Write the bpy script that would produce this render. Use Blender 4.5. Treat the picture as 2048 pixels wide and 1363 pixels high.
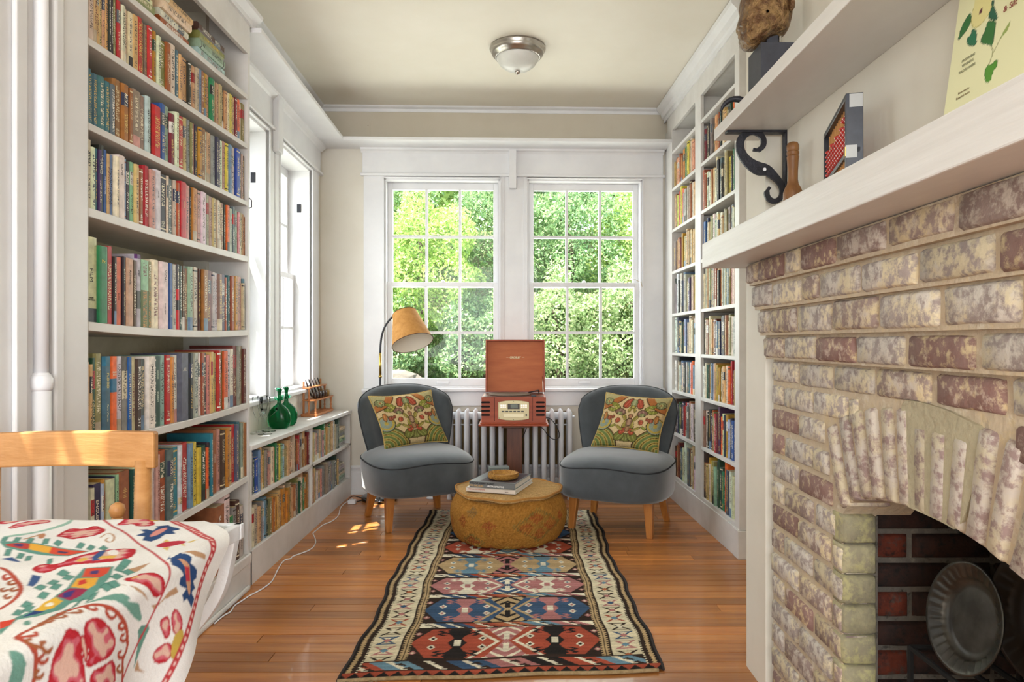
import bpy, math, random
import numpy as np
from mathutils import Matrix, Vector
random.seed(7); rng = np.random.default_rng(7)
S = bpy.context.scene; C = S.collection
for o in list(bpy.data.objects): bpy.data.objects.remove(o)
PI = math.pi
# ------------------------------------------------------------------ camera, world, sun, lights, exposure
EYE = 1.07; F = 1365.33; PX, PY = 1038.0, 684.0
cd = bpy.data.cameras.new('camera'); cam = bpy.data.objects.new('camera', cd); C.objects.link(cam)
cam.location = (0, 0, EYE); cam.rotation_euler = (PI/2, 0, 0)
cd.lens = 24; cd.sensor_width = 36; cd.shift_x = -(PX-1024)/2048; cd.shift_y = (PY-681.5)/2048
cd.clip_start = 0.05; S.camera = cam
S.view_settings.view_transform = 'Standard'; S.view_settings.look = 'None'
S.view_settings.gamma = 1; S.view_settings.use_curve_mapping = False
S.view_settings.exposure = 0.48
w = bpy.data.worlds.new('world'); S.world = w; w.use_nodes = True
bg = w.node_tree.nodes['Background']; bg.inputs[0].default_value = (0.80, 0.90, 1.0, 1); bg.inputs[1].default_value = 3.0
SUN_DIR = Vector((0.33, 0.25, -1)).normalized()
sl = bpy.data.lights.new('sun', 'SUN'); sl.energy = 15; sl.angle = 0.009; sl.color = (1, .95, .86)
so = bpy.data.objects.new('sun', sl); C.objects.link(so); so.location = (-3, -3, 9)
so.rotation_euler = SUN_DIR.to_track_quat('-Z', 'Y').to_euler()
def area(name, loc, rot, sx, sy, power, col=(1, 1, 1)):
    l = bpy.data.lights.new(name, 'AREA'); l.shape = 'RECTANGLE'; l.size = sx; l.size_y = sy; l.energy = power; l.color = col
    o = bpy.data.objects.new(name, l); C.objects.link(o); o.location = loc; o.rotation_euler = rot; return o
area('daylight_rear_windows', (-0.1, -2.6, 1.5), (PI/2, 0, 0), 2.6, 1.9, 95, (.96, .98, 1))
area('added_side_fill', (.74, -1.9, 1.6), (0, PI/2, .35), 1.7, 1.3, 42, (1, .99, .97))  # added fill light for the near left casing and books, no window there
area('daylight_doorway_right', (2.6, 2.8, 1.4), (0, PI/2, 0), 1.8, 1.0, 34, (1, .97, .92))
area('daylight_left_windows', (-2.1, 3.5, 1.6), (0, -PI/2, 0), 1.8, 1.8, 30, (.95, .98, 1))
area('daylight_back_windows', (.05, 5.25, 1.55), (-PI/2, 0, 0), 2.0, 1.3, 30, (.97, 1, .96))

# ------------------------------------------------------------------ helpers
TH = 0.0308
ROOM = Matrix.Rotation(TH, 4, 'Z')
def lin(h):
    if isinstance(h, str):
        h = h.lstrip('#'); v = [int(h[i:i+2], 16)/255 for i in (0, 2, 4)]
    else: v = h
    return tuple(c/12.92 if c <= .04045 else ((c+.055)/1.055)**2.4 for c in v)
class Nd:
    def __init__(s, m): s.t = m.node_tree; s.n = s.t.nodes; s.b = s.n['Principled BSDF']; s.out = s.n['Material Output']
    def add(s, t, **k):
        n = s.n.new(t)
        for a, b in k.items():
            if hasattr(n, a) and not a.startswith('i_'): setattr(n, a, b)
        return n
    def link(s, a, b): s.t.links.new(a, b)
def mat(name, col, rough=.5, col2=None, scale=8, stretch=(1, 1, 1), bump=0, bscale=None, metal=0, spec=.5, detail=4,
        contrast=(.35, .65), rnd=0, coat=0, sheen=0, trans=0, ior=1.45, emis=0, attr=None, bdist=.01):
    m = bpy.data.materials.new(name); m.use_nodes = True; N = Nd(m); b = N.b
    b.inputs['Base Color'].default_value = (*lin(col), 1); b.inputs['Roughness'].default_value = rough
    b.inputs['Metallic'].default_value = metal; b.inputs['Specular IOR Level'].default_value = spec
    b.inputs['Coat Weight'].default_value = coat; b.inputs['Sheen Weight'].default_value = sheen
    b.inputs['Transmission Weight'].default_value = trans; b.inputs['IOR'].default_value = ior
    if emis: b.inputs['Emission Color'].default_value = (*lin(col), 1); b.inputs['Emission Strength'].default_value = emis
    m.diffuse_color = (*lin(col), 1)
    tc = N.add('ShaderNodeTexCoord'); mp = N.add('ShaderNodeMapping'); N.link(tc.outputs['Object'], mp.inputs[0]); mp.inputs['Scale'].default_value = stretch
    cur = None
    if attr:
        a = N.add('ShaderNodeAttribute'); a.attribute_name = attr; cur = a.outputs['Color']
    if col2 is not None:
        nz = N.add('ShaderNodeTexNoise'); nz.inputs['Scale'].default_value = scale; nz.inputs['Detail'].default_value = detail; nz.inputs['Roughness'].default_value = .6
        N.link(mp.outputs[0], nz.inputs['Vector'])
        cr = N.add('ShaderNodeValToRGB'); cr.color_ramp.elements[0].position = contrast[0]; cr.color_ramp.elements[1].position = contrast[1]
        cr.color_ramp.elements[0].color = (*lin(col), 1); cr.color_ramp.elements[1].color = (*lin(col2), 1)
        N.link(nz.outputs['Fac'], cr.inputs[0]); 
        if cur is None: cur = cr.outputs[0]
        else:
            mx = N.add('ShaderNodeMix', data_type='RGBA', blend_type='MULTIPLY'); mx.inputs[0].default_value = 1
            N.link(cur, mx.inputs[6]); N.link(cr.outputs[0], mx.inputs[7]); cur = mx.outputs[2]
    if rnd:
        oi = N.add('ShaderNodeObjectInfo'); hv = N.add('ShaderNodeHueSaturation'); mr = N.add('ShaderNodeMapRange')
        mr.inputs[3].default_value = 1-rnd; mr.inputs[4].default_value = 1+rnd
        N.link(oi.outputs['Random'], mr.inputs[0]); N.link(mr.outputs[0], hv.inputs['Value'])
        if cur is None: hv.inputs['Color'].default_value = (*lin(col), 1)
        else: N.link(cur, hv.inputs['Color'])
        cur = hv.outputs[0]
    if cur is not None: N.link(cur, b.inputs['Base Color'])
    if bump:
        n2 = N.add('ShaderNodeTexNoise'); n2.inputs['Scale'].default_value = bscale or scale*3; n2.inputs['Detail'].default_value = 6
        N.link(mp.outputs[0], n2.inputs['Vector']); bp = N.add('ShaderNodeBump'); bp.inputs['Strength'].default_value = bump; bp.inputs['Distance'].default_value = bdist
        N.link(n2.outputs['Fac'], bp.inputs['Height']); N.link(bp.outputs[0], b.inputs['Normal'])
    return m

def setp(o, label=None, cat=None, group=None, kind=None):
    if label: o['label'] = label
    if cat: o['category'] = cat
    if group: o['group'] = group
    if kind: o['kind'] = kind
    return o
def thing(name, label, cat, loc=(0, 0, 0), group=None, kind=None):
    o = bpy.data.objects.new(name, None); C.objects.link(o); o.location = loc; o.empty_display_size = .05
    return setp(o, label, cat, group, kind)
def attach(o, parent):
    if parent is not None:
        o.parent = parent
        q = parent; M = Matrix.Identity(4)
        chain = []
        while q is not None: chain.append(q); q = q.parent
        for q in reversed(chain): M = M @ (q.matrix_parent_inverse @ q.matrix_basis)
        o.matrix_parent_inverse = M.inverted()
    return o
class MB:
    def __init__(s, xf=None): s.v = []; s.f = []; s.xf = xf; s.mi = []; s.cur = 0
    def add(s, vs, fs, M=None):
        n = len(s.v)
        if M is not None: vs = [tuple(M @ Vector(p)) for p in vs]
        s.v += [tuple(p) for p in vs]; s.f += [tuple(i+n for i in f) for f in fs]; s.mi += [s.cur]*len(fs); return s
    def box(s, x0, x1, y0, y1, z0, z1, M=None):
        v = [(x0, y0, z0), (x1, y0, z0), (x1, y1, z0), (x0, y1, z0), (x0, y0, z1), (x1, y0, z1), (x1, y1, z1), (x0, y1, z1)]
        return s.add(v, [(0, 3, 2, 1), (4, 5, 6, 7), (0, 1, 5, 4), (1, 2, 6, 5), (2, 3, 7, 6), (3, 0, 4, 7)], M)
    def prism(s, pts, a0, a1, axis='y', M=None):   # pts 2D (counter-clockwise), extruded along axis
        n = len(pts)
        def mk(p, a): return {'y': (p[0], a, p[1]), 'x': (a, p[0], p[1]), 'z': (p[0], p[1], a)}[axis]
        v = [mk(p, a0) for p in pts]+[mk(p, a1) for p in pts]
        f = [tuple(range(n)), tuple(range(2*n-1, n-1, -1))]+[(i, i+n, (i+1) % n+n, (i+1) % n) for i in range(n)]
        return s.add(v, f, M)
    def lathe(s, prof, cx=0, cy=0, cz=0, n=24, M=None, caps=True):
        v = []; f = []
        for r, z in prof:
            for k in range(n): v.append((cx+r*math.cos(2*PI*k/n), cy+r*math.sin(2*PI*k/n), cz+z))
        for i in range(len(prof)-1):
            for k in range(n): f.append((i*n+k, i*n+(k+1) % n, (i+1)*n+(k+1) % n, (i+1)*n+k))
        if caps:
            f.append(tuple(range(n-1, -1, -1))); m = len(prof)-1; f.append(tuple(m*n+k for k in range(n)))
        return s.add(v, f, M)
    def tube(s, pts, r, n=8, M=None, closed=False):
        P = [Vector(p) for p in pts]; m = len(P); v = []; f = []
        rs = r if isinstance(r, (list, tuple)) else [r]*m
        up = None
        for i in range(m):
            a = P[(i-1) % m] if (closed or i > 0) else P[i]; b = P[(i+1) % m] if (closed or i < m-1) else P[i]
            t = (b-a).normalized()
            if up is None: up = Vector((0, 0, 1)) if abs(t.z) < .9 else Vector((0, 1, 0))
            x = up.cross(t); x = x.normalized() if x.length > 1e-6 else Vector((1, 0, 0)); y = t.cross(x); up = y
            for k in range(n):
                a_ = 2*PI*k/n; v.append(P[i]+x*(rs[i]*math.cos(a_))+y*(rs[i]*math.sin(a_)))
        for i in range(m if closed else m-1):
            j = (i+1) % m
            for k in range(n): f.append((i*n+k, i*n+(k+1) % n, j*n+(k+1) % n, j*n+k))
        if not closed: f.append(tuple(range(n-1, -1, -1))); f.append(tuple((m-1)*n+k for k in range(n)))
        return s.add(v, f, M)
    def build(s, name, m, parent=None, smooth=False, bevel=0, bseg=2, kind=None, label=None):
        me = bpy.data.meshes.new(name)
        vs = s.v if s.xf is None else [tuple(s.xf @ Vector(p)) for p in s.v]
        me.from_pydata(vs, [], s.f)
        for mm in (m if isinstance(m, (list, tuple)) else [m]): me.materials.append(mm)
        if isinstance(m, (list, tuple)): me.polygons.foreach_set('material_index', s.mi)
        if smooth: me.polygons.foreach_set('use_smooth', [True]*len(me.polygons))
        o = bpy.data.objects.new(name, me); C.objects.link(o)
        if bevel:
            b = o.modifiers.new('bevel', 'BEVEL'); b.width = bevel; b.segments = bseg; b.limit_method = 'ANGLE'; b.angle_limit = .7
        attach(o, parent)
        if kind: o['kind'] = kind
        if label: o['label'] = label
        return o
def autosmooth(o, ang=.6):
    me = o.data; me.polygons.foreach_set('use_smooth', [True]*len(me.polygons))
    try: me.set_sharp_from_angle(angle=ang)
    except Exception: pass
def grid_obj(name, P, col, m, parent=None, smooth=True, closed_u=False, attr='Col'):
    # P: (n,m,3) array, col: (n,m,3) linear colour or None
    n, k = P.shape[:2]; me = bpy.data.meshes.new(name)
    idx = np.arange(n*k).reshape(n, k)
    a = idx[:-1, :-1]; b = idx[1:, :-1]; c = idx[1:, 1:]; d = idx[:-1, 1:]
    q = np.stack([a, b, c, d], -1).reshape(-1, 4)
    if closed_u:
        q2 = np.stack([idx[-1, :-1], idx[0, :-1], idx[0, 1:], idx[-1, 1:]], -1); q = np.concatenate([q, q2])
    return quad_obj(name, P.reshape(-1, 3), q, None if col is None else col.reshape(-1, 3), m, parent, smooth, attr)
def quad_obj(name, V, Q, col, m, parent=None, smooth=False, attr='Col'):
    me = bpy.data.meshes.new(name); nv = len(V); nq = len(Q)
    me.vertices.add(nv); me.vertices.foreach_set('co', np.asarray(V, dtype=np.float32).ravel())
    me.loops.add(nq*4); me.loops.foreach_set('vertex_index', np.asarray(Q, dtype=np.int32).ravel())
    me.polygons.add(nq); me.polygons.foreach_set('loop_start', np.arange(0, nq*4, 4, dtype=np.int32))
    me.polygons.foreach_set('loop_total', np.full(nq, 4, dtype=np.int32))
    me.polygons.foreach_set('use_smooth', [smooth]*nq)
    me.update(calc_edges=True)
    if col is not None:
        ca = me.color_attributes.new(attr, 'FLOAT_COLOR', 'POINT'); c4 = np.ones((nv, 4), np.float32); c4[:, :3] = col
        ca.data.foreach_set('color', c4.ravel())
    me.materials.append(m); o = bpy.data.objects.new(name, me); C.objects.link(o); attach(o, parent); return o
def text_mesh(txt, size, M, m, parent, name='title', align='CENTER', bold=0):
    cu = bpy.data.curves.new('t', 'FONT'); cu.body = txt; cu.size = size; cu.align_x = align; cu.align_y = 'CENTER'; cu.extrude = .0002; cu.offset = bold
    to = bpy.data.objects.new('t', cu); C.objects.link(to)
    dg = bpy.context.evaluated_depsgraph_get(); dg.update()
    me = bpy.data.meshes.new_from_object(to.evaluated_get(dg)); me.name = name
    bpy.data.objects.remove(to); me.transform(M); me.materials.clear(); me.materials.append(m)
    o = bpy.data.objects.new(name, me); C.objects.link(o); attach(o, parent); return o
def frame(origin, x, y, z): return Matrix(((x[0], y[0], z[0], origin[0]), (x[1], y[1], z[1], origin[1]), (x[2], y[2], z[2], origin[2]), (0, 0, 0, 1)))
def inside(X, Y, poly):
    r = np.zeros(X.shape, bool); n = len(poly)
    for i in range(n):
        x0, y0 = poly[i]; x1, y1 = poly[(i+1) % n]
        if y0 == y1: continue
        r ^= ((y0 > Y) != (y1 > Y)) & (X < (x1-x0)*(Y-y0)/(y1-y0)+x0)
    return r
def edist(X, Y, pts, closed=True):
    d = np.full(X.shape, 1e9); n = len(pts)
    for i in range(n if closed else n-1):
        x0, y0 = pts[i]; x1, y1 = pts[(i+1) % n]; dx, dy = x1-x0, y1-y0; L = dx*dx+dy*dy+1e-12
        t = np.clip(((X-x0)*dx+(Y-y0)*dy)/L, 0, 1); d = np.minimum(d, np.hypot(X-x0-t*dx, Y-y0-t*dy))
    return d
def chaikin(p, k=2, closed=True):
    for _ in range(k):
        q = []; n = len(p)
        for i in range(n if closed else n-1):
            a = p[i]; b = p[(i+1) % n]; q += [tuple(.75*u+.25*v for u, v in zip(a, b)), tuple(.25*u+.75*v for u, v in zip(a, b))]
        if not closed: q = [p[0]]+q+[p[-1]]
        p = q
    return p
# ------------------------------------------------------------------ materials
M_trim = mat('white_gloss_trim', '#e3e3e4', .38, '#d9d9db', scale=3, bump=.05, bscale=25)
M_shelf = mat('white_shelf_paint', '#dcdad7', .42, '#cfccc8', scale=6, bump=.08, bscale=30)
M_back = mat('cream_back_panel', '#cfc5a8', .6, '#b9ad8c', scale=5, bump=.15, bscale=40)
M_wall = mat('warm_white_plaster', '#ddd8cc', .7, '#d5cfc1', scale=2, bump=.06, bscale=30)
M_wall2 = mat('beige_plaster', '#cdc5b5', .7, '#c6bdab', scale=2, bump=.06, bscale=30)
M_ceil = mat('cream_ceiling_paint', '#ebe6da', .55, '#e6e0d2', scale=2, bump=.04, bscale=12)
M_glass = bpy.data.materials.new('window_glass'); M_glass.use_nodes = True
_N = Nd(M_glass); _tr = _N.add('ShaderNodeBsdfTransparent'); _gl = _N.add('ShaderNodeBsdfGlossy'); _gl.inputs['Roughness'].default_value = .02
_fr = _N.add('ShaderNodeFresnel'); _fr.inputs[0].default_value = 1.3; _mx = _N.add('ShaderNodeMixShader')
_N.link(_fr.outputs[0], _mx.inputs[0]); _N.link(_tr.outputs[0], _mx.inputs[1]); _N.link(_gl.outputs[0], _mx.inputs[2]); _N.link(_mx.outputs[0], _N.out.inputs[0])
def wood(name, a, b, rough=.4, scale=3, stretch=(1, 12, 12), bump=.1, rnd=0, coat=0, contrast=(.3, .7)):
    return mat(name, a, rough, b, scale=scale, stretch=stretch, bump=bump, bscale=scale*4, rnd=rnd, coat=coat, contrast=contrast, detail=6)
M_floor = wood('heart_pine_floor', '#9c5c2c', '#c48446', .30, scale=2.2, stretch=(1, 14, 14), bump=.06, rnd=.30, coat=.2)
M_gapd = mat('dark_floor_gap', '#2a160c', .9)
M_oak = wood('honey_oak', '#b98046', '#cf9a5c', .45, scale=4, stretch=(14, 2, 14), bump=.12)
M_oakx = wood('honey_oak_rail', '#a8733e', '#bf8c56', .45, scale=3, stretch=(2, 18, 18), bump=.1)
M_leg = wood('warm_oak_leg', '#9a5a24', '#b87a38', .4, scale=4, stretch=(14, 14, 1.5), bump=.08)
M_red = wood('cherry_veneer', '#8c3a1e', '#a34b29', .5, scale=3, stretch=(1.5, 9, 12), bump=.03)
M_redd = wood('cherry_veneer_light', '#a2522a', '#b9683a', .6, scale=3, stretch=(1.2, 9, 7), bump=.03)
M_ped = wood('dark_walnut', '#4c2717', '#6a3a22', .45, scale=4, stretch=(12, 12, 1.5), bump=.05)
M_slot = mat('black_void', '#120a08', .9)
M_black = mat('black_iron', '#26262a', .45, '#303038', scale=30, bump=.2, bscale=80, metal=.3)
M_blackp = mat('black_plastic', '#17171a', .4)
M_chrome = mat('chrome', '#c9c9c6', .12, metal=1)
M_brass = mat('brass', '#b59a55', .25, metal=1)
M_nick = mat('brushed_nickel', '#b9b4ae', .28, metal=1)
M_white = mat('white_enamel', '#e6e6ea', .3)
M_wm = mat('worn_white_metal', '#dcdfe2', .45, '#b9bcc2', scale=25, contrast=(.6, .8), bump=.25, bscale=60)
M_vel = mat('grey_blue_velvet', '#3f4448', .85, '#4b5054', scale=7, bump=.12, bscale=300, sheen=.6, spec=.2, bdist=.002)
M_pipe_d = mat('dark_piping', '#23262a', .7)
M_bristle = mat('rope_fibre', '#a08a66', .9, '#86704c', scale=60, bump=.4, bscale=200)
# ------------------------------------------------------------------ room shell
VB = 4.867; UL = -1.257; CEIL = 2.74
def ub(px):
    u = (px-996)*4.86/1365
    for _ in range(3): u = (px-996)*(VB-.02+TH*(u-.15))/1365
    return u
def zb(py, u=0): return EYE+(PY-py)*(VB-.02+TH*(u-.15))/1365
fl = thing('floor', None, None, (0, 0, 0), kind='structure')
MB().box(-1.6, 2.9, 1.93, 6.2-1.15, -.06, -.021).build('subfloor', M_gapd, fl)
MB().box(-1.6, 2.9, -3.0, 1.93, -.06, 0).build('near_boards', M_floor, fl)
row = 0; y = 1.93; plank_cache = {}
while y < 5.0:
    wd = .0715; cuts = [-1.5]
    x = -1.5+random.uniform(.5, 1.6)
    while x < 1.0: cuts.append(x); x += random.uniform(1.1, 2.2)
    cuts.append(1.55)
    for a, b in zip(cuts[:-1], cuts[1:]):
        g = .0013; dz = random.uniform(-.0006, .0002)
        MB().prism([(y+g, -.02), (y+wd-g, -.02), (y+wd-g, dz-.001), (y+wd-g-.0012, dz), (y+g+.0012, dz), (y+g, dz-.001)], a+g, b-g, 'x').build('plank', M_floor, fl)
    y += wd; row += 1
# walls: back (room frame), with two window openings
W1 = (ub(768), ub(1000)); W2 = (ub(1055), ub(1285)); ZW0, ZW1 = zb(776), zb(357, 0)
wb = MB(ROOM)
wb.box(UL-.2, W1[0], VB, VB+.16, 0, CEIL); wb.box(W1[1], W2[0], VB, VB+.16, 0, CEIL); wb.box(W2[1], 1.6, VB, VB+.16, 0, CEIL)
for a, b in (W1, W2): wb.box(a, b, VB, VB+.16, 0, ZW0); wb.box(a, b, VB, VB+.16, ZW1, CEIL)
wback = wb.build('wall_back', M_wall, kind='structure')
MB(ROOM).box(UL, 1.3, VB-.004, VB, 2.461, 2.70).build('upper_wall_face', M_wall2, wback)
_p = MB(ROOM).box(ub(731), ub(740), VB-.008, VB-.003, 2.462, 2.62).build('cover_strip', M_wall2, wback)
MB(ROOM).lathe([(.002, 0), (.002, .002)], n=8, M=Matrix.Translation((ub(735.5), VB-.0085, 2.60)) @ Matrix.Rotation(PI/2, 4, 'X')).build('screw', M_slot, _p)
MB(ROOM).box(ub(900), ub(1142), VB-.012, VB-.001, .12, .58).build('brown_panel', mat('mottled_brown', '#7a6238', .8, '#54432a', scale=9, bump=.3), wback)  # mottled brown panel on the wall behind the radiator
# left wall: v along, windows
def vl(px): return 1715.8/(996-px)
WL1 = (3.915, 4.585); WL2 = (3.05, 3.735); ZL0, ZL1 = .775, 2.215
wl = MB(ROOM)
wl.box(UL-.16, UL, WL1[1], VB+.1, 0, CEIL); wl.box(UL-.16, UL, WL2[1], WL1[0], 0, CEIL); wl.box(UL-.16, UL, 2.98, WL2[0], 0, CEIL)
for a, b in (WL1, WL2): wl.box(UL-.16, UL, a, b, 0, ZL0); wl.box(UL-.16, UL, a, b, ZL1, CEIL)
wleft = wl.build('wall_left', M_wall, kind='structure')
MB().box(-1.6, -1.46, 1.54, 3.06, 0, CEIL).build('alcove_wall', M_wall, wleft)
ln = MB()
NW = (.95, 1.37, .78, 2.68)
ln.box(-1.36, -1.25, NW[1], 1.56, 0, CEIL).box(-1.36, -1.25, -3, NW[0], 0, CEIL).box(-1.36, -1.25, NW[0], NW[1], 0, NW[2]).box(-1.36, -1.25, NW[0], NW[1], NW[3], CEIL)
ln.build('near_wall', M_wall, wleft)
# chimney breast wall / right side
mr_ = MB()
mr_.box(.80, .95, -1.2, 2.26, 1.302, CEIL).box(.753, .80, 2.085, 2.26, 0, CEIL).box(.80, 1.5, 2.1, 2.26, 0, CEIL)
wright = mr_.build('wall_right', M_wall, kind='structure')
MB(ROOM).box(1.50, 1.62, 2.35, VB+.05, 0, CEIL).build('alcove_wall', M_wall, wright)
MB().box(2.9, 3.0, 2.2, 3.4, 0, CEIL).box(.8, .95, -3, -1.2, 0, CEIL).build('far_side_wall', M_wall, wright)
MB().box(-1.4, -.9, -3.1, -3, 0, CEIL).box(.7, 1, -3.1, -3, 0, CEIL).box(-.9, .7, -3.1, -3, 0, .7).box(-.9, .7, -3.1, -3, 2.4, CEIL).build('wall_rear', M_wall, kind='structure')
MB().box(-1.40, 3.0, -3.1, 1.56, CEIL, CEIL+.06).box(-1.62, 3.0, 1.56, 5.25, CEIL, CEIL+.06).build('ceiling', M_ceil, kind='structure')
# ledge shelf around the room (thin white board) and crown
t = thing('trim_1', None, None, (0, 0, 0), kind='structure')
MB(ROOM).box(UL, 1.195, 4.637, VB, 2.437, 2.459).build('ledge_board', M_trim, t, bevel=.003)
MB(ROOM).box(UL, -1.044, 3.05, 4.637, 2.437, 2.459).build('ledge_board', M_trim, t, bevel=.003)
MB(ROOM).prism([(VB, 2.70), (VB, CEIL), (VB-.035, CEIL), (VB-.03, 2.73), (VB-.012, 2.72), (VB-.008, 2.70)], UL, 1.2, 'x').build('crown', M_trim, t)
MB(ROOM).prism([(UL, 2.70), (UL+.008, 2.70), (UL+.012, 2.72), (UL+.03, 2.73), (UL+.035, CEIL), (UL, CEIL)], 3.0, VB, 'y').build('crown', M_trim, t)
# frieze boards above the windows
t2 = thing('trim_2', None, None, (0, 0, 0), kind='structure')
fx0, fx1 = ub(725), ub(1326)
MB(ROOM).box(fx0, fx1, VB-.022, VB, 2.262, 2.437).build('frieze_board', M_trim, t2, bevel=.002)
MB(ROOM).prism([(VB-.022, 2.405), (VB-.022, 2.437), (VB-.05, 2.437), (VB-.046, 2.425), (VB-.03, 2.418)], fx0-.01, fx1+.005, 'x').build('bed_mould', M_trim, t2)
MB(ROOM).box(fx0-.012, fx1+.012, VB-.038, VB, 2.243, 2.262).build('cap_strip', M_trim, t2, bevel=.004)
MB(ROOM).box(ub(1018), ub(1033), VB-.055, VB-.02, zb(378), 2.43).build('pilaster_strip', M_trim, t2, bevel=.004)
t3 = thing('trim_3', None, None, (0, 0, 0), kind='structure')
MB(ROOM).box(UL, UL+.022, 3.02, 4.80, 2.25, 2.437).build('frieze_board', M_trim, t3, bevel=.002)
MB(ROOM).prism([(UL+.022, 2.40), (UL+.03, 2.41), (UL+.05, 2.425), (UL+.055, 2.437), (UL+.022, 2.437)], 3.02, 4.83, 'y').build('bed_mould', M_trim, t3)
MB(ROOM).box(UL, UL+.038, 3.02, 4.815, 2.232, 2.25).build('cap_strip', M_trim, t3, bevel=.004)
MB(ROOM).box(UL+.02, UL+.055, 3.79, 3.87, 2.12, 2.43).build('pilaster_strip', M_trim, t3, bevel=.004)
# baseboard back
bb = thing('baseboard_back', None, None, (0, 0, 0), kind='structure')
MB(ROOM).prism([(VB, 0), (VB, .20), (VB-.012, .20), (VB-.02, .185), (VB-.014, .165), (VB-.022, .15), (VB-.022, .03), (VB-.034, .02), (VB-.036, 0)], -1.06, 1.19, 'x').build('moulding', M_trim, bb)
# ------------------------------------------------------------------ windows
def window(name, L, x0, x1, z0, z1, zm, cas, rec, stool=True, cols=3, lastfar=True, near=False):
    """L maps local (x along the wall, y outward, z up)."""
    W = thing(name, None, None, (0, 0, 0), kind='structure')
    fr = MB(L)
    d = rec+.10
    fr.box(x0, x0+.012, -.005, d, z0, z1).box(x1-.012, x1, -.005, d, z0, z1).box(x0, x1, -.005, d, z1-.012, z1).box(x0, x1, -.005, d+.03, z0, z0+.012)
    fr.build('jamb_frame', M_trim, W)
    c = MB(L)
    cl, cr2 = cas
    c.box(x0-cl, x0, -.02, 0, z0-.0, z1+.02).box(x1, x1+cr2, -.02, 0, z0, z1+.02)
    c.build('casing', M_trim, W, bevel=.002)
    s = MB(L)
    for a in (x0-.008, x1+.0): s.box(a, a+.008, -.026, -.0, z0, z1+.008)
    s.box(x0-.008, x1+.008, -.026, 0, z1, z1+.008); s.build('casing_bead', M_trim, W)
    if stool:
        MB(L).box(x0-cl-.01, x1+cr2+.01, -.05, rec, z0-.022, z0).build('stool', M_trim, W, bevel=.005)
    xa, xb = x0+.012, x1-.012
    def sash(a, b, zz0, zz1, y0, bot, top, nm):
        st = .036; th = .032
        g = MB(L); g.box(a, a+st, y0, y0+th, zz0, zz1).box(b-st, b, y0, y0+th, zz0, zz1).box(a+st, b-st, y0, y0+th, zz0, zz0+bot).box(a+st, b-st, y0, y0+th, zz1-top, zz1)
        so_ = g.build(nm, M_trim, W, bevel=.0025)
        gx0, gx1, gz0, gz1 = a+st, b-st, zz0+bot, zz1-top; mw = .018
        for i in range(1, cols):
            xx = gx0+(gx1-gx0)*i/cols; MB(L).box(xx-mw/2, xx+mw/2, y0+.003, y0+th-.003, gz0, gz1).build('muntin', M_trim, so_)
        zz = (gz0+gz1)/2; MB(L).box(gx0, gx1, y0+.004, y0+th-.004, zz-mw/2, zz+mw/2).build('muntin', M_trim, so_)
        for i in range(cols):
            for j in range(2):
                pa = gx0+(gx1-gx0)*i/cols; pb = gx0+(gx1-gx0)*(i+1)/cols; pc = gz0+(gz1-gz0)*j/2; pd_ = gz0+(gz1-gz0)*(j+1)/2
                MB(L).add([(pa+.006, y0+.02, pc+.006), (pb-.006, y0+.02, pc+.006), (pb-.006, y0+.02, pd_-.006), (pa+.006, y0+.02, pd_-.006)], [(0, 1, 2, 3)]).build('pane', M_glass, so_)
        return so_
    up = sash(xa, xb, zm-.02, z1-.012, rec+.045, .03, .05, 'upper_sash')
    lo = sash(xa, xb, z0+.012, zm+.015, rec+.008, .055, .032, 'lower_sash')
    xc = (xa+xb)/2
    MB(L).box(xc-.045, xc+.045, rec-.002, rec+.008, z0+.028, z0+.048).build('lift_handle', M_trim, lo, bevel=.003)
    MB(L).lathe([(.014, 0), (.014, .01), (.006, .016)], n=12, M=Matrix.Translation((xc, rec+.025, zm+.015))).build('sash_lock', M_white, lo)
    return W
LB = ROOM @ Matrix.Translation((0, VB, 0))
m12 = (ub(1050)-ub(1003))
window('window_1', LB, W1[0], W1[1], ZW0, ZW1, zb(567), (W1[0]-ub(725)-.008, .028), .03)
window('window_2', LB, W2[0], W2[1], ZW0, ZW1, zb(567), (.028, ub(1326)-W2[1]), .03)
tm = thing('trim_4', None, None, (0, 0, 0), kind='structure')
MB(ROOM).box(W1[1]+.028, W2[0]-.028, VB-.014, VB, ZW0, ZW1+.02).build('mullion_board', M_trim, tm)
MB(ROOM).box(ub(725), ub(1326), VB-.016, VB, ZW0-.125, ZW0-.022).build('apron_board', M_trim, tm, bevel=.003)
LL = ROOM @ frame((UL, 0, 0), (0, 1, 0), (-1, 0, 0), (0, 0, 1))
window('window_3', LL, WL1[0], WL1[1], ZL0, ZL1, 1.50, (.08, .175), .085)
window('window_4', LL, WL2[0], WL2[1], ZL0, ZL1, 1.50, (.03, .085), .085)
for v_ in (4.545, 3.70):
    pl = MB(ROOM); pl.box(UL-.075, UL-.05, v_+.022-.001, v_+.032, 1.93, 1.985)
    pl.build('sash_pulley', M_black, tm)
LN = frame((-1.25, 0, 0), (0, 1, 0), (-1, 0, 0), (0, 0, 1))
window('window_5', LN, NW[0], NW[1], NW[2], NW[3], 1.75, (.08, .08), .05, cols=3)
MB(ROOM).tube([(ub(1250), VB+.01, zb(566)), (ub(1258), VB-.02, zb(560)), (ub(1270), VB-.03, zb(558)), (ub(1282), VB-.025, zb(564)), (ub(1284), VB-.022, zb(572))], .0016, 5).build('curtain_wire', M_brass, tm)
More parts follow.
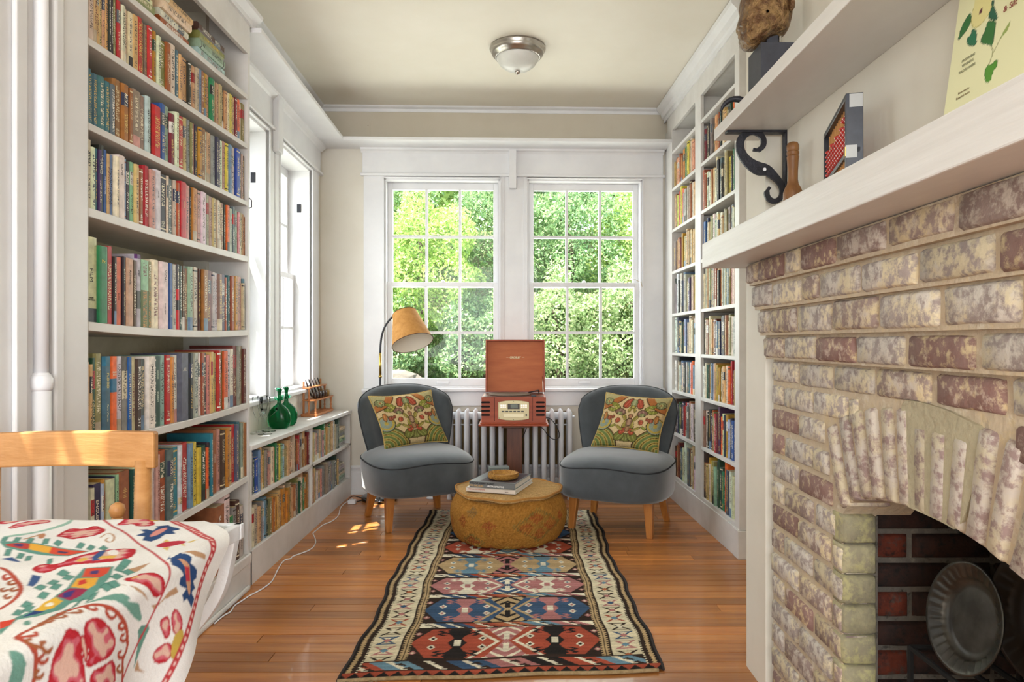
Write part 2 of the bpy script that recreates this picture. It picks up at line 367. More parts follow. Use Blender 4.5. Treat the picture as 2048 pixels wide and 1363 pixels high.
# near left door casing with white riser pipe (px 0-163)
XL = -1.18
dc = thing('trim_5', None, None, (0, 0, 0), kind='structure')
MB().box(-1.46, XL-.012, 1.56, 1.866, 0, CEIL).build('casing_board', M_trim, dc)
MB().box(XL-.012, XL+.004, 1.756, 1.864, 0, CEIL).build('casing_board', M_trim, dc, bevel=.004)
MB().box(XL-.012, XL+.012, 1.722, 1.757, 0, CEIL).build('casing_bead', M_trim, dc, bevel=.008, bseg=4)
MB().box(XL-.012, XL+.002, 1.60, 1.64, 0, CEIL).build('casing_bead', M_trim, dc, bevel=.006, bseg=3)
rp = thing('riser_pipe', 'white painted heating pipe running up beside the tall left bookcase', 'pipe', (XL+.03, 1.685, 0))
MB().tube([(XL-.002, 1.688, 0), (XL-.002, 1.688, .99)], .022, 20).build('lower_pipe', M_white, rp, smooth=True)
MB().tube([(XL-.002, 1.688, .93), (XL-.002, 1.688, CEIL)], .0165, 20).build('upper_pipe', M_white, rp, smooth=True)
MB().lathe([(.022, 0), (.026, .008), (.026, .03), (.02, .04), (.0165, .045)], XL-.002, 1.688, .95, 20).build('coupling', M_white, rp, smooth=True)
# ------------------------------------------------------------------ books
HEX = dict(k='2b2a2c', d='4a3328', n='2c3350', b='2a56a0', B='6f8aa6', t='3f6c7a', T='2f7f92', g='2e7a50', G='24483c', m='8fb59c', o='e0662c',
           O='c98635', y='cfc04a', Y='b8902e', r='b8282c', R='6e2424', p='c98f86', P='4a3358', c='ddd2b4', C='c9a877', w='dedad2', W='bdbab2',
           s='5a626c', S='8d8a84', e='b9a890', l='8a8450', u='9a6238', v='a4532f', a='d9a878', x='8b7768', i='a9c0cc')
CN = dict(k='black', d='dark brown', n='navy', b='blue', B='steel blue', t='blue teal', T='bright teal', g='green', G='dark green', m='mint green', o='orange',
          O='amber', y='yellow', Y='mustard', r='red', R='dark red', p='pink', P='purple', c='cream', C='tan', w='white', W='grey white', s='slate',
          S='grey', e='beige', l='olive', u='brown', v='rust', a='peach', x='taupe', i='pale blue')
M_book = bpy.data.materials.new('book_cloth_and_paper'); M_book.use_nodes = True
N = Nd(M_book); a1 = N.add('ShaderNodeAttribute'); a1.attribute_name = 'Col'; a2 = N.add('ShaderNodeAttribute'); a2.attribute_name = 'Ink'
uvn = N.add('ShaderNodeUVMap'); uvn.uv_map = 'UV'
mpg = N.add('ShaderNodeMapping'); mpg.inputs['Scale'].default_value = (2.6, 330, 1); N.link(uvn.outputs[0], mpg.inputs[0])
nz = N.add('ShaderNodeTexNoise'); nz.inputs['Scale'].default_value = 1; nz.inputs['Detail'].default_value = 1; N.link(mpg.outputs[0], nz.inputs['Vector'])
gt = N.add('ShaderNodeMath', operation='GREATER_THAN'); gt.inputs[1].default_value = .53; N.link(nz.outputs['Fac'], gt.inputs[0])
sx = N.add('ShaderNodeSeparateXYZ'); N.link(uvn.outputs[0], sx.inputs[0])
pp = N.add('ShaderNodeMath', operation='PINGPONG'); pp.inputs[1].default_value = .5; N.link(sx.outputs[0], pp.inputs[0])
g2 = N.add('ShaderNodeMath', operation='GREATER_THAN'); g2.inputs[1].default_value = .26; N.link(pp.outputs[0], g2.inputs[0])
m1 = N.add('ShaderNodeMath', operation='MULTIPLY'); N.link(gt.outputs[0], m1.inputs[0]); N.link(g2.outputs[0], m1.inputs[1])
m2 = N.add('ShaderNodeMath', operation='MULTIPLY'); N.link(m1.outputs[0], m2.inputs[0]); N.link(a2.outputs['Alpha'], m2.inputs[1])
tcb = N.add('ShaderNodeTexCoord'); wn = N.add('ShaderNodeTexNoise'); wn.inputs['Scale'].default_value = 40; wn.inputs['Detail'].default_value = 5; N.link(tcb.outputs['Object'], wn.inputs['Vector'])
mrb = N.add('ShaderNodeMapRange'); mrb.inputs[1].default_value = .3; mrb.inputs[2].default_value = .7; mrb.inputs[3].default_value = .72; mrb.inputs[4].default_value = 1.12; N.link(wn.outputs['Fac'], mrb.inputs[0])
mxb = N.add('ShaderNodeMix', data_type='RGBA', blend_type='MIX'); N.link(m2.outputs[0], mxb.inputs[0]); N.link(a1.outputs['Color'], mxb.inputs[6]); N.link(a2.outputs['Color'], mxb.inputs[7])
hvb = N.add('ShaderNodeHueSaturation'); N.link(mxb.outputs[2], hvb.inputs['Color']); N.link(mrb.outputs[0], hvb.inputs['Value']); N.link(hvb.outputs[0], N.b.inputs['Base Color'])
N.b.inputs['Roughness'].default_value = .5
PAGE = lin('cdbd98')
class BookAcc:
    def __init__(s): s.v = []; s.f = []; s.c = []; s.k = []; s.uv = []
    def face(s, idx, col, ink=None, uv=None):
        s.f.append(idx); n = len(idx); s.c += [(*col, 1)]*n; s.k += [(*(ink or (0, 0, 0)), 1 if ink else 0)]*n
        s.uv += uv if uv else [(0, 0)]*n
    def book(s, M, w, h, d, col, ink, segs, seed, hard=True):
        th = .0022 if hard else .0006; cu = min(.006, w*.22) if hard else .0008
        P = [(-d, 0), (-cu, 0), (0, w*.22), (0, w*.78), (-cu, w), (-d, w)]
        Z = sorted(set([0.0, 1.0]+[a for a, _, _ in segs]+[b for _, b, _ in segs]))
        n0 = len(s.v); nz_ = len(Z)
        def V(x, y, z): s.v.append(tuple(M @ Vector((x, y, z)))); return len(s.v)-1
        ring = [[V(p[0], p[1], z*h) for p in P] for z in Z]
        for i in range(nz_-1):
            zc = (Z[i]+Z[i+1])/2; cc = col; ii = None
            for a, b, spec in segs:
                if a <= zc <= b:
                    if spec == 'ink': ii = ink
                    else: cc, ii = spec
            for k in range(5):
                on = 1 <= k <= 3
                u0, u1 = [(0, 0), (0, .22), (.22, .78), (.78, 1), (0, 0)][k]
                s.face((ring[i][k], ring[i][k+1], ring[i+1][k+1], ring[i+1][k]), cc if (on or spec_side(segs)) else col, ii if on else None,
                       [(u0+seed, Z[i]*h+seed), (u1+seed, Z[i]*h+seed), (u1+seed, Z[i+1]*h+seed), (u0+seed, Z[i+1]*h+seed)] if on else None)
            s.face((ring[i][5], ring[i][0], ring[i+1][0], ring[i+1][5]), PAGE)
        top = ring[-1]; zi = h-(.003 if hard else 0)
        q = [V(-d+.001, th, h), V(-cu-th, th, h), V(-cu-th, w-th, h), V(-d+.001, w-th, h)]
        s.face((top[0], top[1], q[1], q[0]), col); s.face((top[1], top[2], top[3], top[4], q[2], q[1]), col); s.face((top[4], top[5], q[3], q[2]), col)
        g = [V(-d+.001, th, zi), V(-cu-th, th, zi), V(-cu-th, w-th, zi), V(-d+.001, w-th, zi)]
        s.face((g[0], g[1], g[2], g[3]), PAGE)
        if hard:
            s.face((q[1], g[1], g[0], q[0]), col); s.face((q[2], g[2], g[1], q[1]), col); s.face((q[3], g[3], g[2], q[2]), col)
        s.face(tuple(reversed(ring[0])), col)
    def mesh(s, name):
        me = bpy.data.meshes.new(name); me.from_pydata(s.v, [], s.f)
        ca = me.color_attributes.new('Col', 'FLOAT_COLOR', 'CORNER'); ca.data.foreach_set('color', np.array(s.c, np.float32).ravel())
        cb = me.color_attributes.new('Ink', 'FLOAT_COLOR', 'CORNER'); cb.data.foreach_set('color', np.array(s.k, np.float32).ravel())
        ul = me.uv_layers.new(name='UV'); ul.data.foreach_set('uv', np.array(s.uv, np.float32).ravel())
        me.materials.append(M_book); return me
def spec_side(segs): return False
BOOKS = []     # dicts; sorted later
def jig(h): return tuple(max(0, min(1, c*random.uniform(.86, 1.14)+random.uniform(-.01, .01))) for c in lin(h))
def style(code, bright):
    col = jig(HEX[code]); lum = sum(col)/3
    ink = lin(random.choice(['2a2420', '3a2a22', '6e2424', '2c3350'])) if lum > .22 else lin(random.choice(['e6dcc0', 'd8b860', 'f0ece0', 'd9c9a0']))
    r = random.random(); segs = []
    if r < .35: segs = [(.30, .90, 'ink'), (.06, .18, 'ink')]
    elif r < .55: segs = [(.18, .78, 'ink')]
    elif r < .72:
        c2 = lin(HEX[random.choice('kcrnwGs')]); i2 = lin('e8e0c8') if sum(c2) < .5 else lin('2a2420')
        segs = [(.62, .84, (c2, i2)), (.15, .5, 'ink')]
    elif r < .86:
        c2 = tuple(c*.6 for c in col); segs = [(.93, .955, (ink, None)), (.05, .075, (ink, None)), (.45, .85, 'ink'), (.1, .2, 'ink')]
    else:
        c2 = lin(HEX[random.choice('wckBpe')]); segs = [(0, .2, (c2, None)), (.3, .9, 'ink')]
    return col, ink, segs
def ordinal(n):
    w_ = 'first second third fourth fifth sixth seventh eighth ninth tenth eleventh twelfth thirteenth fourteenth fifteenth sixteenth seventeenth eighteenth nineteenth'.split()
    if n <= 19: return w_[n-1]
    tens = {2: 'twent', 3: 'thirt', 4: 'fort', 5: 'fift'}[n//10]; r_ = n % 10
    return tens+'ieth' if r_ == 0 else tens+'y-'+w_[r_-1]
def addbook(M, w_, h_, d_, code, where, idx, group, px_area, titles=None, hard=None, segs=None, col=None):
    c_, i_, s_ = style(code, 0)
    if col is not None: c_ = col
    if segs is not None: s_ = segs
    BOOKS.append(dict(M=M, w=w_, h=h_, d=d_, code=code, col=c_, ink=i_, segs=s_, where=where, idx=idx, group=group, area=px_area, titles=titles or [],
                      hard=(random.random() < .6) if hard is None else hard, seed=random.random()*20//1))
# shelf heights of tall left bookcase: (near z, far z, sag)
YN, YF = 1.866, 2.994
TALL = dict(top=(2.118, 2.146, 0), A=(1.906, 1.931, 0), B=(1.673, 1.682, 0), C=(1.440, 1.444, .004), D=(1.127, 1.125, .013), E=(.797, .808, .010), Fs=(.462, .491, .008), G=(.149, .149, 0))
def tz(k, y):
    a, b, sg = TALL[k]; t_ = (y-YN)/(YF-YN); return a+(b-a)*t_-sg*4*t_*(1-t_)
def ypx(px, X): return F*(-X)/(PX-px)
ROWS = dict(
 A=((0, 0, 3.938), 650, '690d19 730c18.5 752C18.5 775C18 800C18 824a18 848a18 866k18.5 882k18 900l17.5 922l18 950r17.5 980c17 1012c17 1045c16.8 1080C17 1120r17.5 1138C17 1160x16.8 1185r17 1208Y17.4 1232Y17.2 1262c16.5 1300l16 1330v16.5 1375c17.2 1400t16.5 1420a16 1440a15.8 1475a16.2 1493k16 1510c16 1535a15.8 1560e16 1580B16.5 1600u16.5 1625Y16.5 1650C17 1680g16.6 1700c17 1720C16.5 1740C16.8 1765d17.2 1785a16 1805c16 1825y16.4 1845C16 1862R16.6 1880o16.8 1900c16 1940l16.8 1960C17 2004u16.5'),
 B=((0, 0, 3.938), 650, '676t15 706t15.2 738t15 778t15.2 828t15.4 870t15 905s15 960u17.5 1015u17.4 1040u17.2 1095x17.6 1140x17.2 1175i18 1195k18 1265r16.8 1300b19 1335m19.2 1370R17.5 1400c19 1440r18.6 1465C19 1490S19 1510l18.6 1530v19.2 1555n19.2 1580Y19 1610u19.4 1635w19.2 1665C19.6 1690S19.2 1710n19.6 1730P19.2 1755w19.6 1775p20 1795y19.8 1820B20 1855W20 1880b20.4 1900n20 1917e19.6 1935d19.4 1955m19 1975u17'),
 C=((140, 240, 5.387), 122, '165o20 185u18.6 230c19.2 275w17.5 300t17.6 330P17.6 375k19.4 408b18.6 435C17.8 475B18 510c18 570w18.8 612B18.6 655k18.2 690m18.6 730C18.4 760C18 800u18 860r19.6 905p19 980w19.8 1045k19.4 1065c19.6 1115s19 1145e19.2 1180v18.8 1235r19.8 1275p19.4 1300c19 1320k19.2 1365O19.6 1410p19.4 1450w19.6 1475B19.6 1500e19.4 1525e19.2 1555C19 1575p19 1600c19 1635C18.6 1665u18.8 1690k18.6 1715o18.8 1740W18 1770s19 1800m18 1820p17.8 1840d18 1860C18.2 1880C17.8 1902u17'),
 D=((140, 440, 5.387), 118, '150o21 182B17 300c23.8 385g22 455r22.6 482k20 562o20.2 592k20.8 658C20.6 695d20.4 760W22.6 840m21.4 880l21.4 960c22.4 1065w22.4 1110b22.6 1150W22.6 1180r22.8 1205G22.6 1240d22.8 1275u22 1320m23 1385W23.2 1425d23 1470u23 1525R23 1560W22.8 1590w22.6 1635x22.4 1680P22.6 1705v21.6 1735t22.6 1765v22.4 1810O22.6 1845p22.6 1870e20 1908B22'),
 E=((140, 660, 5.387), 112, '158s22.4 200c21.8 230C21.2 262G23 345l24.2 430t23.4 510o23.4 575w23.4 635S23.2 670b23.2 705e23 765d22.4 825s22.4 895w23.2 925s23.2 980G23.2 1040m23.4 1085r23.4 1120O22.8 1155w23.2 1275s23.8 1310k23.8 1330l23.6 1390W23.6 1420w23.6 1450v23.6 1480k23.4 1510p22.6 1535C23.6 1560y23.4 1580C23 1610r24 1650l23.8 1690o23.4 1725W24 1760w24 1800R25.2 1815S25 1860x24.8 1882R23.4'),
 Fs=((140, 840, 5.387), 105, '200G20.5 240c20.2 320n21 345i20.4 385Y21.4 460c21 490n21.2 522m21.6 660u21.8 680G21.6 730c22 790C22.4 820Y22.6 855x22.8 885P23 930W23 965p23.4 1050v24.2 1110s23.8 1170T23.8 1205w24 1280r24.2 1315B23.4 1360y23.2 1405y20.6 1460G20.8 1480o19.4 1510k21 1532T24.2 1590u25 1630p24.6 1675d23.4 1700O24 1720O23.6 1745C23.6 1780r24.2 1806s23.6 1832t24.4 1850S23.6 1870C23.6 1892u23.2'),
)
FIX = { # (row, index): list of (text, hex, size, frac z centre, horizontal?)
 ('A', 10): None,
 ('C', 6): [('THE ENIGMA', 'e8e4dc', .0095, .72, 0)], ('C', 7): [('THE COMFORTERS', 'dfe6f0', .006, .45, 0)],
 ('C', 11): [('CELINE', '2a2420', .0105, .78, 0)],
 ('C', 20): [('NOTES', '2a2420', .007, .6, 0)], ('C', 26): [('MYTHS', 'e8d8a0', .008, .6, 0)],
 ('D', 2): [('FILM', '2a2420', .020, .55, 0), ('DAVID\nTHOMSON', '2a2420', .0062, .27, 1)],
 ('D', 3): [('Mc', 'd8c860', .014, .80, 1)], ('D', 6): [('BROOK', '2a2420', .006, .42, 0)],
 ('D', 8): [('Animalia', '3a2418', .013, .72, 0)], ('D', 10): [('ROBERT\nPINSKY', '2a2420', .006, .74, 0)],
 ('D', 14): [('VIDAL', '2a2420', .016, .78, 0), ('United States', '2a2420', .007, .3, 0)],
 ('D', 15): [('15', 'e8e4dc', .008, .2, 1)],
 ('E', 1): [('The Oxford Book Reader', '2a2420', .0085, .55, 0)], ('E', 5): [('FLOOD', 'd8c878', .0135, .70, 0), ('Penn Warren', 'e0d8b0', .009, .3, 0)],
 ('E', 6): [('PART\nCITY', 'e8dcc0', .008, .78, 1)],
 ('E', 15): [('RHODES', 'e0ead8', .008, .74, 0), ('ENERGY', 'e0ead8', .0095, .42, 0)],
 ('E', 20): [('COLUMBIA\nHISTORY\nof the WORLD', 'd8d4c8', .0042, .76, 1)], ('E', 29): [('AFRICA', '2a2420', .0085, .5, 0)],
 ('Fs', 2): [('ENGLISH', 'e6dcc8', .017, .62, 0)], ('Fs', 5): [('AMERICAN SIGN LANGUAGE', '4a3328', .005, .5, 0)],
 ('Fs', 8): [('The\nOxford\nCompanion\nto\nEnglish\nLiterature', 'd8b878', .0052, .7, 1)],
 ('Fs', 15): [('WATCHDOGS', '2a2420', .006, .7, 0)],
 ('Fs', 20): [('MARCH 1917', '2a1414', .0105, .55, 0)], ('Fs', 24): [('The Italians', 'd83a2c', .0085, .45, 0)],
 ('Fs', 29): [('AMERICAN', 'd8d4c8', .007, .55, 0)],
}
SHELFNAME = dict(A='second shelf', B='third shelf', C='fourth shelf', D='fifth shelf', E='sixth shelf', Fs='seventh shelf', G='bottom shelf')
import re
for rk, (org, x0, data) in ROWS.items():
    ox, oy, sc = org; prev = x0
    items = re.findall(r'(\d+)([A-Za-z])([\d.]+)', data)
    for i, (xr, code, hh) in enumerate(items):
        xr = float(xr); hh = float(hh)/100
        setb = random.uniform(.004, .016)
        if rk == 'A' and i == len(items)-1: setb = -.012
        X = XL-setb; pa, pb = ox+prev/sc, ox+xr/sc; prev = xr
        if pb-pa < .5: continue
        y0, y1 = ypx(pa, XL-.012), ypx(pb, XL-.012)
        if y0 < YN+.008: y0 = YN+.008
        if y1 > YF-.024: y1 = YF-.024
        if y1-y0 < .004: continue
        wdt = y1-y0-.0006; dep = min(.235, max(.11, hh*.72))
        zz = min(tz(rk, y0), tz(rk, y1), tz(rk, (y0+y1)/2))+.0105+.0004
        lean = random.gauss(0, .006) if wdt < .03 else 0
        M = Matrix.Translation((X, y0, max(tz(rk, y0), tz(rk, y1))+.0004)) @ Matrix.Rotation(lean, 4, 'X')
        ti = FIX.get((rk, i)); sg = None; col = None
        if ti: sg = []
        if rk == 'B' and i < 7: sg = [(.08, .9, 'ink')]
        if rk == 'D' and i == 2: sg = [(0, .16, (lin('4a4a50'), None))]
        if rk == 'D' and i == 10: sg = [(.94, 1, (lin('5a2a6a'), None)), (.25, .5, (lin('4a4a48'), None))]
        if rk == 'D' and i in (11, 12): sg = [(0, .55, (lin('5e6a30'), lin('c98635'))), (.75, .95, 'ink')]
        if rk == 'D' and i == 17: sg = [(0, .3, (lin('c8242c'), None)), (.45, .62, (lin('c8242c'), None)), (.3, .45, (lin('2b2a2c'), None)), (.62, 1, (lin('4a4a50'), lin('ddd2b4')))]
        if rk == 'E' and i == 6: sg = [(.55, .72, (lin('2f6f92'), None))]
        if rk == 'E' and i == 8: sg = [(.45, .82, (lin('ddd2b4'), lin('2a2420'))), (.82, 1, (lin('5a5652'), None))]
        if rk == 'E' and i == 5: sg = [(.88, 1, (lin('2a6c88'), None))]
        if rk == 'Fs' and i == 20: sg = [(.14, .24, (lin('e0c8a0'), lin('2a2420')))]
        addbook(M, wdt, hh, dep, code, SHELFNAME[rk]+' of tall left bookcase', i+1, 'books on the '+SHELFNAME[rk]+' of the tall left bookcase', (pb-pa)*hh*F/y0, ti, segs=sg, col=col)
# bottom row of tall bookcase
yy = YN+.01
for i, (c_, wd_, hh) in enumerate((lambda L: [(a, b*1.075/sum(q[1] for q in L), c) for a, b, c in L])([('o', .03, .22), ('c', .02, .2), ('r', .025, .21), ('G', .03, .2), ('w', .02, .22), ('n', .03, .24), ('o', .035, .23), ('c', .02, .18), ('e', .02, .18), ('w', .03, .2), ('k', .035, .2), ('v', .03, .21), ('w', .018, .2), ('c', .02, .19),
                       ('O', .04, .20), ('v', .03, .22), ('n', .03, .24), ('c', .04, .25), ('R', .03, .22), ('w', .02, .26), ('k', .03, .22), ('W', .025, .24), ('e', .04, .19), ('O', .055, .21), ('u', .07, .27), ('w', .045, .30), ('g', .03, .20), ('S', .03, .23), ('d', .03, .25), ('W', .03, .22)])):
    M = Matrix.Translation((XL-.012, yy, tz('G', yy)+.0004)); px0 = PX-F*1.19/yy; px1 = PX-F*1.19/(yy+wd_)
    ti = [('St. Anthony', 'e8e4dc', .026, .62, 0)] if i == 24 else None
    addbook(M, wd_-.0006, hh, .2, c_, 'bottom shelf of tall left bookcase', i+1, 'books on the bottom shelf of the tall left bookcase', (px1-px0)*hh*F/yy, ti, segs=[] if ti else None)
    yy += wd_
    if yy > YF-.03: break
# horizontal stacks on the top shelf
for (ya, yb, lst, nm) in ((2.28, 2.50, ['v', 'w', 'c', 'C'], 'near flat stack'), (2.55, 2.78, ['i', 'm', 'l', 'd'], 'far flat stack'), (2.05, 2.24, ['l', 'c', 'y'], 'nearest flat stack')):
    z_ = max(tz('top', ya), tz('top', yb))+.0006
    for i, c_ in enumerate(lst):
        w_ = random.uniform(.022, .034); L_ = (yb-ya)*random.uniform(.86, 1)
        # lying: thickness up (z), spine facing +X, height along Y
        M = Matrix.Translation((XL-random.uniform(.0, .02), ya, z_+w_)) @ Matrix.Rotation(-PI/2, 4, 'X')
        addbook(M, w_-.0004, L_, .14, c_, nm+' on top shelf of tall left bookcase', i+1, 'books lying flat on the top shelf', 2000, None, hard=True)
        BOOKS[-1]['flat'] = True
        z_ += w_
def fillrow(seq, y0, y1, mkM, hh, where, group, dist, up=False):
    ws = [random.uniform(.7, 1.4) for _ in seq]; k = (y1-y0)/sum(ws); a = y0
    cnt = len(seq)
    for i, (c_, w_) in enumerate(zip(seq, ws)):
        b = a+w_*k; h_ = hh*random.uniform(.84, 1.04)
        if random.random() < .08: h_ = hh*1.12
        M = mkM(a, b)
        s_ = F/((a+b)/2); pxa = abs(F*dist/a-F*dist/b)
        addbook(M, b-a-.0006, h_, min(.17, h_*.75), c_, where, i+1, group, pxa*h_*s_)
        a = b
def lowz(k, y):
    a, b = {'top': (.616, .595), 'mid': (.388, .368), 'bot': (.151, .127)}[k]; t_ = (y-3.01)/(4.75-3.01); return a+(b-a)*t_
def lowM(k):
    return lambda a, b: Matrix.Translation((XL-random.uniform(.008, .02), a, max(lowz(k, a), lowz(k, b))+.0004))
fillrow('oSGbBCalSrpcogGylmilCucekvrSWeuCuR', 3.018, 3.882, lowM('mid'), .185, 'upper row near half of low bookcase', 'books in the upper near row of the low bookcase', 1.19)
fillrow('CceeCSiBGlOuOCCuOcOYYeCuSlGcagOuu', 3.018, 3.882, lowM('bot'), .19, 'lower row near half of low bookcase', 'books in the lower near row of the low bookcase', 1.19)
fillrow('WcCwpSaSpglOCegCwceSG', 3.905, 4.52, lowM('mid'), .185, 'upper row far half of low bookcase', 'books in the upper far row of the low bookcase', 1.19)
fillrow('CuCylceCpSSxxSsSSSsGC', 3.905, 4.53, lowM('bot'), .19, 'lower row far half of low bookcase', 'books in the lower far row of the low bookcase', 1.19)
for k in ('mid', 'bot'):
    z_ = lowz(k, 4.54)+.0006
    for i, c_ in enumerate('WmcSWc'):
        w_ = random.uniform(.016, .024)
        M = Matrix.Translation((XL-.02-random.uniform(0, .01), 4.545, z_+w_)) @ Matrix.Rotation(-PI/2, 4, 'X')
        addbook(M, w_-.0004, .165, .12, c_, 'flat stack', i+1, 'g', 60); z_ += w_
UR = 1.19; RZ = [.165, .460, .747, 1.000, 1.265, 1.555, 1.840, 2.120, 2.375]
VN0, VN1, VF0, VF1 = 3.40, 3.975, 4.09, 4.64
RFAR = ['duRktcwwnsucCws', 'dnGknrrwSulwdk', 'cwkewBcskWtwooBsw', 'wwskneGcsBeccleit', 'kSwkWnBeWlWPceyw', 'xCuRyYlCCCCCCC', 'dCuyrpyoSWWeducCav', 'CuavvuOgyYcaav']
RNEAR = ['duCYcylmnGGgkosbwcc', 'xckknvlrrRPocnYinbkk', 'wcGklYBwcYYYlcacCorRyC', 'lcvucaaRttnnkuClcWs', 'ceCClCsuvCkvwWlTctlpcw', 'bnClwmGwCcCeSlSsscC', 'vvwwcuacckskkcClykBgg', 'RRdksSGauvvknCaCkdGRok']
RN = ['lowest', 'second lowest', 'third lowest', 'fourth lowest', 'fifth lowest', 'sixth lowest', 'seventh lowest', 'highest full']
def rM(z): return lambda a, b: ROOM @ Matrix.Translation((UR+random.uniform(.008, .022), b, z+.0004)) @ Matrix.Rotation(PI, 4, 'Z')
for i in range(8):
    hh = (RZ[i+1]-RZ[i]-.02)*.86
    fillrow(RFAR[i][::-1], VF0+.012, VF1-.012, rM(RZ[i]), hh, RN[i]+' shelf, far bay of right bookcase', 'books on the '+RN[i]+' shelf of the far bay', 1.1)
    fillrow(RNEAR[i][::-1], VN0+.012, VN1-.012, rM(RZ[i]), hh, RN[i]+' shelf, near bay of right bookcase', 'books on the '+RN[i]+' shelf of the near bay', 1.1)
BOOKS.sort(key=lambda b: -b['area'])
title_m = {}
def tmat(h):
    if h not in title_m: title_m[h] = mat('print_'+h, '#'+h, .5)
    return title_m[h]
rest = BookAcc(); NIND = 300; ocache = {}
for n_, B in enumerate(BOOKS):
    if n_ >= NIND:
        rest.book(B['M'], B['w'], B['h'], B['d'], B['col'], B['ink'], B['segs'], B['seed'], B['hard']); continue
    ac = BookAcc(); ac.book(Matrix.Identity(4), B['w'], B['h'], B['d'], B['col'], B['ink'], B['segs'], B['seed'], B['hard'])
    o = bpy.data.objects.new('book', ac.mesh('book')); C.objects.link(o); o.matrix_world = B['M']
    th_ = 'thin' if B['w'] < .017 else ('thick' if B['w'] > .034 else 'medium')
    if B.get('flat'): lab = '%s %s book, %s up in %s' % (th_, CN[B['code']], ordinal(B['idx']), B['where'].replace(' of tall left bookcase', ''))
    else:
        side = 'left'
        if 'right bookcase' in B['where']: side = 'right'
        lab = '%s %s book, %s from the %s, %s' % (th_, CN[B['code']], ordinal(B['idx']), side, B['where'])
    setp(o, lab, 'book', B['group'])
    for (tx, hx, sz, fz, hor) in (B['titles'] or []):
        w_, h_ = B['w'], B['h']
        if hor: L = frame((.0004, w_/2, h_*fz), (0, 1, 0), (0, 0, 1), (1, 0, 0))
        else: L = frame((.0004, w_/2, h_*fz), (0, 0, -1), (0, 1, 0), (1, 0, 0))
        text_mesh(tx, sz, B['M'] @ L, tmat(hx), o)
ro = bpy.data.objects.new('books', rest.mesh('books')); C.objects.link(ro)
setp(ro, 'remaining small books packed on the low left bookcase and right bookcase shelves', 'books', kind='stuff')
# ------------------------------------------------------------------ bookcases
def shelf_mesh(ys, zs, x0, x1, th, xf=None):
    m = MB(xf); n = len(ys); v = []
    for y_, z_ in zip(ys, zs): v += [(x0, y_, z_-th), (x1, y_, z_-th), (x1, y_, z_), (x0, y_, z_)]
    f = [(3, 2, 1, 0), tuple(4*(n-1)+k for k in range(4))]
    for i in range(n-1):
        a = 4*i; b = a+4
        for k in range(4): f.append((a+k, a+(k+1) % 4, b+(k+1) % 4, b+k))
    return m.add(v, f)
tb = thing('tall_bookcase', 'tall built-in white bookcase on the left packed with books', 'bookcase', (XL-.1, 2.4, 0))
XB = -1.445
def slab(y0, y1, z0, z1, nm, par=tb, x0=XB, x1=XL, m=M_shelf, bev=.002): return MB().box(x0, x1, y0, y1, z0, z1).build(nm, m, par, bevel=bev)
slab(YN, YN+.006, .0, 2.50, 'side_panel'); slab(YF-.022, YF, 0, 2.50, 'side_panel')
slab(YN, YF, .13, 2.5, 'back_panel', x0=XB-.012, x1=XB, m=M_back, bev=0)
for k in ('top', 'A', 'B', 'C', 'D', 'E', 'Fs', 'G'):
    ys = np.linspace(YN+.006, YF-.022, 13)
    o = shelf_mesh(ys, [tz(k, y_) for y_ in ys], XB, XL-.0, .02 if k in ('top', 'A', 'B') else .025).build('shelf', M_shelf, tb, bevel=.002)
slab(YN, YF, 2.325, 2.50, 'header_board', x0=XL-.018, x1=XL+.001); slab(YN, YF, 2.49, 2.50, 'top_board')
MB().prism([(XL, 2.455), (XL+.012, 2.455), (XL+.018, 2.47), (XL+.03, 2.478), (XL+.046, 2.488), (XL+.05, 2.502), (XL, 2.502)], YN, YF+.025, 'y').build('crown', M_trim, tb)
slab(YN, YF, 0, .128, 'plinth', x0=XL-.04, x1=XL+.004); slab(YN-.1, YF-.04, 0, .022, 'shoe_mould', x0=XL+.004, x1=XL+.02, bev=.008)
slab(YN, YF, .105, .149, 'plinth_cap', x0=XL-.01, x1=XL+.009, bev=.006)
MB().tube([(XL+.001, YF-.011, 1.70), (XL+.012, YF-.011, 1.69), (XL+.012, YF-.011, 1.66), (XL+.001, YF-.011, 1.655)], .0025, 6).build('hook', M_black, tb)
lb = thing('low_bookcase', 'long low white bookcase under the left windows, two rows of books', 'bookcase', (XL-.1, 3.9, 0))
def lx(y_): return UL-TH*y_+.002      # wall plane in world X
def lowslab(k, th, x1, nm, y0=2.996, y1=4.79):
    ys = [y0, y1]; m = MB(); v = []
    for y_ in ys:
        z_ = lowz(k, y_); v += [(lx(y_), y_, z_-th), (x1, y_, z_-th), (x1, y_, z_), (lx(y_), y_, z_)]
    m.add(v, [(3, 2, 1, 0), (4, 5, 6, 7), (0, 1, 5, 4), (1, 2, 6, 5), (2, 3, 7, 6), (3, 0, 4, 7)]); return m.build(nm, M_shelf, lb, bevel=.0025)
lowslab('top', .022, XL+.008, 'top_board'); lowslab('mid', .02, XL, 'shelf'); lowslab('bot', .022, XL, 'shelf')
MB().box(-1.36, XL, 3.884, 3.902, .12, .59).build('divider', M_shelf, lb); MB().box(-1.39, XL, 4.76, 4.79, .0, .58).build('side_panel', M_shelf, lb)
MB().box(-1.33, XL+.001, 2.997, 3.012, .0, .60).build('side_panel', M_shelf, lb)
MB().add([(XL-.018, 2.996, 0), (XL+.001, 2.996, 0), (XL+.001, 2.996, .149), (XL-.018, 2.996, .149), (XL-.018, 4.795, 0), (XL+.001, 4.795, 0), (XL+.001, 4.795, .127), (XL-.018, 4.795, .127)],
         [(0, 3, 2, 1), (4, 5, 6, 7), (0, 1, 5, 4), (1, 2, 6, 5), (2, 3, 7, 6), (3, 0, 4, 7)]).build('plinth', M_shelf, lb)
